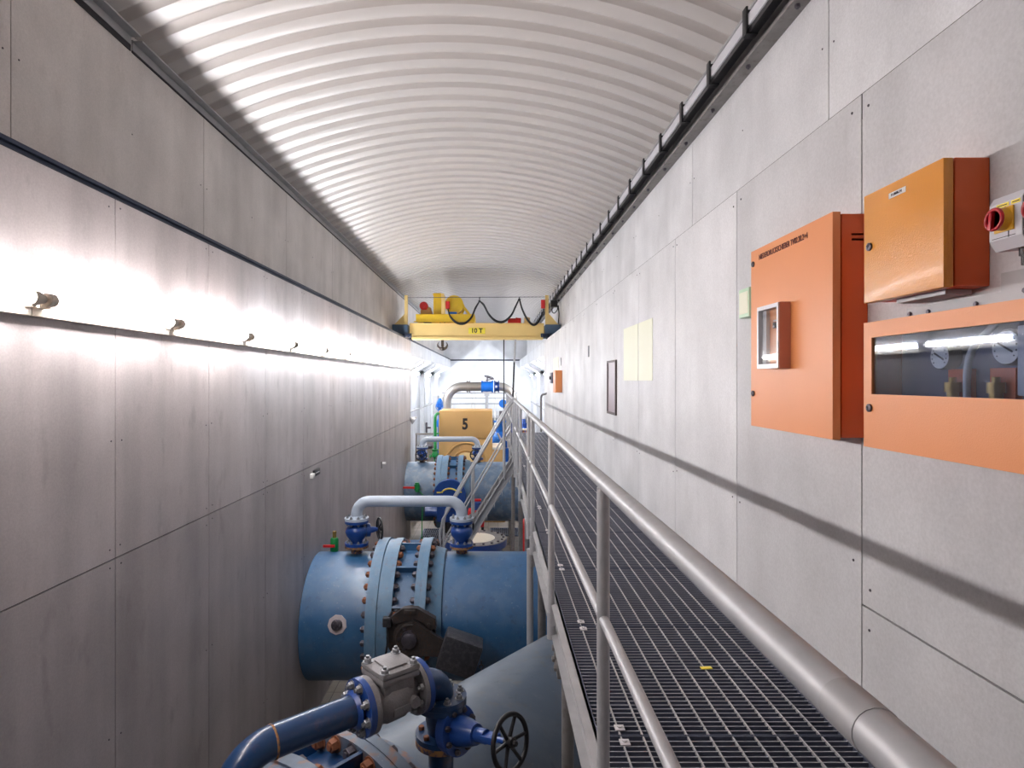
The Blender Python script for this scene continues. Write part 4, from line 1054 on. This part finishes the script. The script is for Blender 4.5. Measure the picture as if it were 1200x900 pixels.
mb = MB(); mb.lathe([(0, .10), (.22, .10), (.22, .125), (.26, .125)], (cx(596), 17.3, 6.06), (1, 0, 0), 20); mb.span((cx(606), 17.18, 5.95), (cx(612), 17.42, 6.16), .02); obj('travel_motor', mb, 'red', cr, label='red travel motor')
mb = MB(); mb.lathe([(0, .11), (.10, .13), (.16, .10)], (cx(616), 17.3, 6.07), (1, 0, 0), 20); mb.span((cx(608), 17.22, 5.95), (cx(623), 17.38, 6.0)); obj('travel_gear', mb, 'ochrelight', cr)
mb = MB(); mb.span((cx(646), 16.62, 6.40), (cx(654), 16.80, 6.58), .01); mb.tube(curve_pts([(cx(648), 16.7, 6.42), (cx(648), 16.7, 6.28), (cx(650.5), 16.7, 6.24), (cx(654), 16.7, 6.33), (cx(654.3), 16.7, 6.43)]), .012, 8); mb.tube(curve_pts([(cx(655), 16.7, 6.45), (cx(656), 16.7, 6.2), (cx(655), 16.7, 5.9)]), .016, 8); mb.span((cx(654), 16.65, 6.56), (1.80, 16.72, 6.64)); obj('current_collector', mb, 'black', cr)
mb = MB(); mb.tube([(.287, 16.6, 5.52), (.29, 16.6, 3.6)], .016, 8); obj('pendant_cable', mb, 'rubber', cr)
mb = MB(); mb.tube([(.60, 16.6, 5.52), (.57, 16.6, 4.9)], .030, 10); mb.mi = 1; mb.tube([(.57, 16.6, 4.9), (.53, 16.6, 3.9)], .026, 10); obj('pendant_pole', mb, ['galv', 'rubber'], cr)

tr_ = thing('hoist_trolley', 'yellow hoist trolley with drum and hook on the crane beam', 'hoist', (cx(521), 17.2, 5.95))
mb = MB(); mb.span((cx(487), 16.56, 6.0), (cx(556), 16.62, 6.19)); mb.span((cx(487), 17.82, 6.0), (cx(556), 17.88, 6.19)); mb.span((cx(487), 16.54, 6.17), (cx(556), 17.9, 6.195)); mb.span((cx(485), 16.52, 5.985), (cx(556.5), 16.64, 6.005)); mb.span((cx(487), 16.6, 6.0), (cx(488.5), 17.86, 6.19)); mb.span((cx(554.5), 16.6, 6.0), (cx(556), 17.86, 6.19)); obj('frame', mb, 'hoist', tr_, smooth=0)
for x in (498, 541):
    for y in (16.67, 17.72):
        mb = MB(); mb.lathe([(0, .075), (.06, .075)], (cx(x), y-.03, 6.025), (0, 1, 0), 20); obj('wheel', mb, 'raildark', tr_)
mb = MB(); mb.lathe([(0, .255), (.03, .255), (.031, .19), (.86, .19), (.861, .255), (.89, .255)], (cx(531.5), 16.72, 6.475), (0, 1, 0), 40); mb.lathe([(-.02, .10), (.0, .10)], (cx(531.5), 16.72, 6.475), (0, 1, 0), 24); obj('rope_drum', mb, 'hoist', tr_)
mb = MB(); mb.span((cx(507), 16.72, 6.19), (cx(516.5), 17.6, 6.79), .01); mb.span((cx(506), 16.70, 6.74), (cx(518.5), 17.62, 6.77)); obj('gear_housing', mb, 'hoist', tr_)
mb = MB(); mb.span((cx(517), 16.57, 6.05), (cx(521.5), 16.66, 6.69), .006); mb.span((cx(516.5), 16.60, 6.60), (cx(520), 16.7, 6.76)); obj('mast', mb, 'crane', tr_)
mb = MB(); mb.prism([(cx(541.5), 16.7, 6.44), (cx(543.5), 16.7, 6.44), (cx(552), 16.7, 6.19), (cx(549.5), 16.7, 6.19)], (0, .06, 0)); mb.prism([(cx(541.5), 17.5, 6.44), (cx(543.5), 17.5, 6.44), (cx(552), 17.5, 6.19), (cx(549.5), 17.5, 6.19)], (0, .06, 0)); obj('drum_brace', mb, 'hoist', tr_)
mb = MB(); mb.lathe([(0, .09), (.03, .115), (.26, .115), (.28, .08)], (cx(495), 16.76, 6.45), (0, 1, 0), 24); mb.lathe([(-.015, .05), (0, .05)], (cx(495), 16.76, 6.45), (0, 1, 0), 20); obj('hoist_motor', mb, 'red', tr_, label='red hoist motor')
mb = MB(); mb.span((cx(491), 16.8, 6.19), (cx(504), 17.2, 6.34), .02); mb.span((cx(499), 16.85, 6.3), (cx(503), 17.1, 6.42), .02); obj('gear_base', mb, 'ochre', tr_)
mb = MB(); mb.span((cx(522.5), 16.5, cz(362)), (cx(526.8), 16.62, cz(353)), .008); obj('terminal_box', mb, 'red', tr_, label='red terminal box')
mb = MB(); mb.span((cx(526), 16.6, 6.195), (cx(535), 16.7, 6.26), .008); obj('brake', mb, 'brightblue', tr_, label='bright blue brake')
hxp = cx(516); hy_ = 17.2
mb = MB(); mb.span((hxp-.19, hy_-.06, 5.58), (hxp+.19, hy_+.06, 5.64), .01)
mb.cyl((hxp-.06, hy_, 5.62), (hxp-.06, hy_, 6.2), .01, seg=8); mb.cyl((hxp+.06, hy_, 5.62), (hxp+.06, hy_, 6.2), .01, seg=8)
mb.cyl((hxp, hy_, 5.58), (hxp, hy_, 5.36), .04, seg=14)
for s in (-1, 1):
    mb.tube([(hxp+s*r*math.cos(a), hy_, 5.40+.115*math.sin(a)) for r, a in [(.135, math.radians(-90+13*k)) for k in range(11)]], [.05-.0042*k for k in range(11)], 10)
mb.sphere((hxp, hy_, 5.30), .06); obj('ramshorn_hook', mb, 'cast', tr_)

# ------------------------------------------------------------------ machines at the far end
s19 = 19/718
def mx(px, Y=19.): return (px-578)*Y/718
def mz(py, Y=19.): return ZC+(446-py)*Y/718
t = thing('machine_housing', 'ochre machine housing marked with number 5', 'machine', (-.86, 19.6, 0))
mb = MB(); mb.span((mx(514), 19.0, mz(514)), (mx(577), 20.4, mz(481)), .05); u_ = obj('upper_cover', mb, 'ochre', t, smooth=30)
mb = MB(); mb.span((mx(514), 19.02, .0), (mx(577), 20.4, mz(514.4)), .02); l_ = obj('lower_casing', mb, 'ochre', t, smooth=30)
text('lettering', '5', .46, (mx(545), 18.995, mz(497.5)), (1, 0, 0), (0, 0, 1), 'ink', u_, .8, 'CENTER', .003, label='black numeral', bold=.04)
ccx, ccz = mx(546), mz(543)
mb = MB(); mb.torus((ccx, 19.01, ccz), (0, 1, 0), .63, .035, 48, 8); mb.torus((ccx, 19.01, ccz), (0, 1, 0), .40, .03, 48, 8)
for k in range(8):
    a = PI/8+k*PI/4; mb.box((ccx+.51*math.cos(a), 19.01, ccz+.51*math.sin(a)), (.22, .04, .03), M.Rotation(-a, 3, 'Y'))
obj('ribbed_cover', mb, 'ochre', l_)
mb = MB(); mb.lathe([(0, .34), (.06, .34), (.09, .26)], (ccx, 19.02, ccz), (0, -1, 0), 36); obj('end_cap', mb, 'ochrelight', l_)
mb = MB(); mb.span((mx(577)+.005, 19.02, 0), (mx(592), 20.3, mz(527)), .01); mb.mi = 1; mb.span((mx(577)+.005, 19.0, mz(527)), (mx(591), 20.3, mz(524)), .01); obj('plinth', mb, ['ochre', 'cover'], t)

t = thing('drain_pipe', 'green pipe running up the left side of the ochre housing', 'pipe', (-1.78, 18.9, 0))
mb = MB(); mb.tube(bend([(-1.79, 18.9, 0), (-1.79, 18.9, mz(485)), (-1.45, 19.4, mz(485)+.02)], .12, 6), .045, 12); mb.tube([(-1.79, 18.9, mz(508)), (-1.66, 19.1, mz(508))], .03, 10); obj('tube', mb, 'green', t)
mb = MB(); mb.lathe([(0, .06), (.03, .10), (.12, .11), (.2, .07), (.24, .11), (.27, .11)], (-1.79, 18.9, mz(536)), (0, 0, 1), 16); wheel(mb, (-1.93, 18.85, mz(534)), (-1, -.3, 0), .07, .01, 4); obj('valve', mb, 'green', t)

YP = 24.
t = thing('steel_pipe', 'grey steel pipe arching over the far machines', 'pipe', (-.4, YP, 0))
mb = MB(); mb.tube(bend([(mx(523.5, YP), YP, 0), (mx(523.5, YP), YP, mz(453, YP)), (mx(565, YP), YP, mz(453, YP))], .62, 12), .175, 24); obj('bent_tube', mb, 'tile', t, smooth=60)
mb = MB(); mb.tube(bend([(mx(585, YP), YP, mz(453, YP)), (mx(600, YP), YP, mz(453, YP)), (mx(612, YP), YP, 0)], .62, 12), .165, 24); obj('bent_tube', mb, 'tile', t, smooth=60)
mb = MB(); mb.lathe([(0, .23), (.05, .23), (.05, .19), (.09, .19), (.09, .23), (.14, .23)], (mx(547, YP), YP, mz(453, YP)), (1, 0, 0), 24); obj('flange', mb, 'tile', t)
t = thing('inline_valve', 'bright blue valve in the top run of the far steel pipe', 'valve', (mx(575, YP), YP, 0))
mb = MB(); mb.lathe([(0, .23), (.06, .23), (.06, .2), (.40, .2), (.40, .235), (.47, .235)], (mx(564, YP), YP, mz(453, YP)), (1, 0, 0), 24); obj('body', mb, 'brightblue', t)
mb = MB(); mb.lathe([(0, .235), (.05, .235), (.05, .19), (.16, .19), (.16, .235), (.20, .235)], (mx(579, YP), YP, mz(453, YP)), (1, 0, 0), 24); obj('adapter', mb, 'blue', t)
mb = MB(); mb.lathe([(0, .05), (.004, .05)], (mx(581.5, YP), YP-.20, mz(453, YP)), (0, -1, 0), 14); obj('sight_disc', mb, 'dial', t)
mb = MB(); mb.cyl((mx(571, YP), YP, mz(449, YP)), (mx(571, YP), YP, mz(442, YP)), .03, seg=8); wheel(mb, (mx(573, YP), YP, mz(442, YP)), (.3, -.2, 1), .18, .014, 6); mb.tube([(mx(569, YP), YP, mz(446, YP)), (mx(579, YP), YP, mz(444, YP))], .02, 8); obj('actuator', mb, 'bolt', t)
mb = MB(); mb.cyl((mx(570.5, YP), YP, 0), (mx(570.5, YP), YP, mz(459, YP)), .06, seg=14); mb.span((mx(567.5, YP), YP-.1, mz(464, YP)), (mx(573.5, YP), YP+.1, mz(459.5, YP)), .01); obj('stand', mb, 'galv', t)

# white-painted platform railing behind the machines
YQ = 29.
t = thing('platform_railing', 'white railing behind the steel pipe arch at the hall end', 'railing', (-.6, YQ, 0))
for y, r in ((460.5, .035), (466.5, .025), (473, .03)):
    mb = MB(); mb.tube([(mx(518, YQ), YQ, mz(y, YQ)), (mx(606, YQ), YQ, mz(y, YQ))], r, 8); obj('rail', mb, 'galv', t)
for px in (519, 530, 553, 557, 580, 600):
    mb = MB(); mb.cyl((mx(px, YQ), YQ+.06, 0), (mx(px, YQ), YQ+.06, mz(459, YQ)), .035, seg=10); obj('post', mb, 'white', t)
mb = MB(); mb.span((-2.9, YQ+.2, 2.6), (2.0, 33.5, 2.72)); obj('deck', mb, 'galvdull', t)

YM = 22.
t = thing('pump', 'bright blue pump behind the ochre housing, right side', 'pump', (mx(588, YM), YM, 0))
mb = MB(); mb.sphere((mx(588, YM), YM, 2.25), .36, 24, (1, .8, 1.1)); mb.lathe([(0, .3), (1.9, .3), (1.9, .36), (2.0, .36)], (mx(589, YM), YM+.1, 0), (0, 0, 1), 28); mb.lathe([(0, .16), (.5, .16), (.5, .24), (.56, .24)], (mx(586, YM), YM, 2.4), (0, 0, 1), 24); obj('casing', mb, 'brightblue', t)
mb = MB(); mb.lathe([(0, .14), (.34, .15), (.36, .1)], (mx(589.5, YM), YM-.15, mz(473, YM)), (0, 1, 0), 24); obj('actuator_head', mb, 'brightblue', t)
mb = MB(); mb.lathe([(0, .09), (.36, .09)], (mx(588, YM), YM, 2.95), (0, 0, 1), 16); mb.span((mx(585, YM), YM-.1, 3.04), (mx(590, YM), YM+.1, 3.2), .02); obj('coupling', mb, 'bolt', t)
mb = MB(); mb.lathe([(0, .03), (.02, .03)], (mx(592.5, YM), YM-.15, mz(474.5, YM)), (0, -1, 0), 12); obj('cap', mb, 'knobyellow', t)
mb = MB(); mb.tube([(mx(583, YM), YM-.4, 2.55), (mx(592, YM), YM-.42, 2.0)], .035, 8); obj('pipe', mb, 'tile', t)
for px, w, lab, Y in ((610.5, .17, 'deep blue motor seen through the walkway railing, right one', 21.), (602.5, .08, 'narrow deep blue motor seen through the walkway railing, left one', 21.)):
    t = thing('electric_motor', lab, 'motor', (mx(px, Y), Y, 0))
    mb = MB(); x = mx(px, Y)
    mb.lathe([(0, w), (.95, w), (1.0, w*.8)], (x, Y, 2.1), (0, 0, 1), 20)
    for k in range(12): a = k*PI/6; mb.box((x+math.cos(a)*w*1.05, Y+math.sin(a)*w*1.05, 2.55), (w*.25, .012, .8), M.Rotation(a, 3, 'Z'))
    obj('frame', mb, 'blue', t)
    mb = MB(); mb.lathe([(0, w*1.2), (2.1, w*1.2)], (x, Y, 0), (0, 0, 1), 20); obj('base', mb, 'brightblue', t)
    mb = MB(); mb.lathe([(0, w*.9), (.35, w*.9), (.4, w*.6)], (x, Y, 3.1), (0, 0, 1), 16); obj('fan_cowl', mb, 'plastic', t)
for px, lab in ((611, 'rust-orange flange coupling past the walkway end, left one'), (619, 'rust-orange flange coupling past the walkway end, right one')):
    Y = 19.5; t = thing('flange_coupling', lab, 'coupling', (mx(px, Y), Y, 0))
    mb = MB(); mb.lathe([(0, .06), (2.60, .06)], (mx(px, Y), Y, 0), (0, 0, 1), 14); obj('stem', mb, 'galv', t)
    mb = MB(); mb.lathe([(0, .12), (.06, .12), (.06, .08), (.12, .08), (.12, .12), (.18, .12)], (mx(px, Y)-.08, Y, 2.70), (1, 0, 0), 18); obj('flanges', mb, 'rust', t)
    mb = MB(); mb.span((mx(px, Y)-.13, Y-.1, 2.82), (mx(px, Y)+.12, Y+.1, 2.87), .01); obj('top_plate', mb, 'cover', t)

t = thing('switch_cabinet', 'grey upright cabinet at the far left behind the green pipe', 'cabinet', (mx(509, 24.6), 24.6, 0))
mb = MB(); mb.span((mx(507, 24.5), 24.5, 0), (mx(513.5, 24.5), 25.0, mz(464, 24.5)), .01); obj('body', mb, 'galvdull', t)
mb = MB(); mb.span((mx(507.3, 24.5), 24.485, .1), (mx(513.2, 24.5), 24.499, mz(464.6, 24.5)), .003); obj('door', mb, 'galvdull', t)
t = thing('upright_valve', 'bright blue upright valve left of the steel pipe arch', 'valve', (mx(515.5, 22.5), 22.5, 0))
mb = MB(); mb.lathe([(0, .08), (2.7, .08), (2.7, .13), (2.9, .13), (3.0, .07), (3.4, .07), (3.42, .12), (3.6, .12), (3.75, .04)], (mx(515.5, 22.5), 22.5, 0), (0, 0, 1), 16); obj('body', mb, 'brightblue', t)
mb = MB(); wheel(mb, (mx(515.5, 22.5), 22.3, 3.45), (0, -1, 0), .13, .014, 5); obj('handwheel', mb, 'brightblue', t)
# handrails in the side bays
for xb, s, nm in ((BL, 1, 'left'), (BR, -1, 'right')):
    t = thing('bay_handrail', 'grey handrail along the rear of the %s side bay' % nm, 'railing', (xb+s*.2, 23, 3.3))
    mb = MB(); mb.tube([(xb+s*.22, YW+.1, 3.36), (xb+s*.22, 30, 3.36)], .03, 8); obj('rail', mb, 'galvdull', t)
    for y in (18.2, 20.6, 23, 25.2, 28, 29.8):
        mb = MB(); mb.cyl((xb+s*.0, y, 3.34), (xb+s*.22, y, 3.34), .015, seg=8); obj('bracket', mb, 'galvdull', t)
t = thing('bracket_stand', 'grey steel stand with L bracket in front of the left bay', 'stand', (-2.3, 20.5, 0))
mb = MB(); mb.span((mx(487, 20.5), 20.45, mz(509.5, 20.5)), (mx(508, 20.5), 20.53, mz(507.5, 20.5))); obj('beam', mb, 'galvold', t)
mb = MB(); mb.tube([(mx(488, 20.5), 20.49, mz(508, 20.5)), (mx(486.5, 20.5), 20.49, 0)], .025, 8); obj('leg', mb, 'galvold', t)
mb = MB(); mb.span((mx(499, 20.5), 20.4, mz(507, 20.5)), (mx(501, 20.5), 20.5, mz(495, 20.5))); mb.span((mx(499, 20.5), 20.4, mz(502, 20.5)), (mx(505, 20.5), 20.5, mz(500, 20.5))); obj('bracket', mb, 'bolt', t)
mb = MB(); mb.span((mx(500, 20.5), 20.55, 0), (mx(507, 20.5), 20.9, mz(512, 20.5)), .02); obj('pump_base', mb, 'galvold', t)
mb = MB(); mb.lathe([(0, .08), (.16, .08)], (mx(501, 20.5), 20.5, mz(523, 20.5)), (1, 0, 0), 14); obj('coupling', mb, 'bolt', t)

# ------------------------------------------------------------------ camera, world, view
sc = bpy.context.scene
cam = bpy.data.cameras.new('camera'); co = bpy.data.objects.new('camera', cam); COL.objects.link(co)
co.location = (0, 0, ZC); co.rotation_euler = (PI/2, 0, 0)
cam.sensor_width = 36; cam.lens = 36*718/1200
cam.shift_x = 22/1200; cam.shift_y = -4/1200
cam.clip_start = .02; cam.clip_end = 100
sc.camera = co
w = bpy.data.worlds.new('world'); sc.world = w; w.use_nodes = True
w.node_tree.nodes['Background'].inputs['Color'].default_value = (.02, .02, .022, 1)
sc.view_settings.view_transform = 'Standard'; sc.view_settings.look = 'None'
sc.view_settings.gamma = 1; sc.view_settings.use_curve_mapping = False
sc.view_settings.exposure = 0.84
sc.cycles.max_bounces = 10; sc.cycles.diffuse_bounces = 6; sc.cycles.glossy_bounces = 4; sc.cycles.transparent_max_bounces = 8
sc.cycles.use_denoising = True
sc.cycles.sample_clamp_indirect = 6
sc.cycles.caustics_reflective = False; sc.cycles.caustics_refractive = False
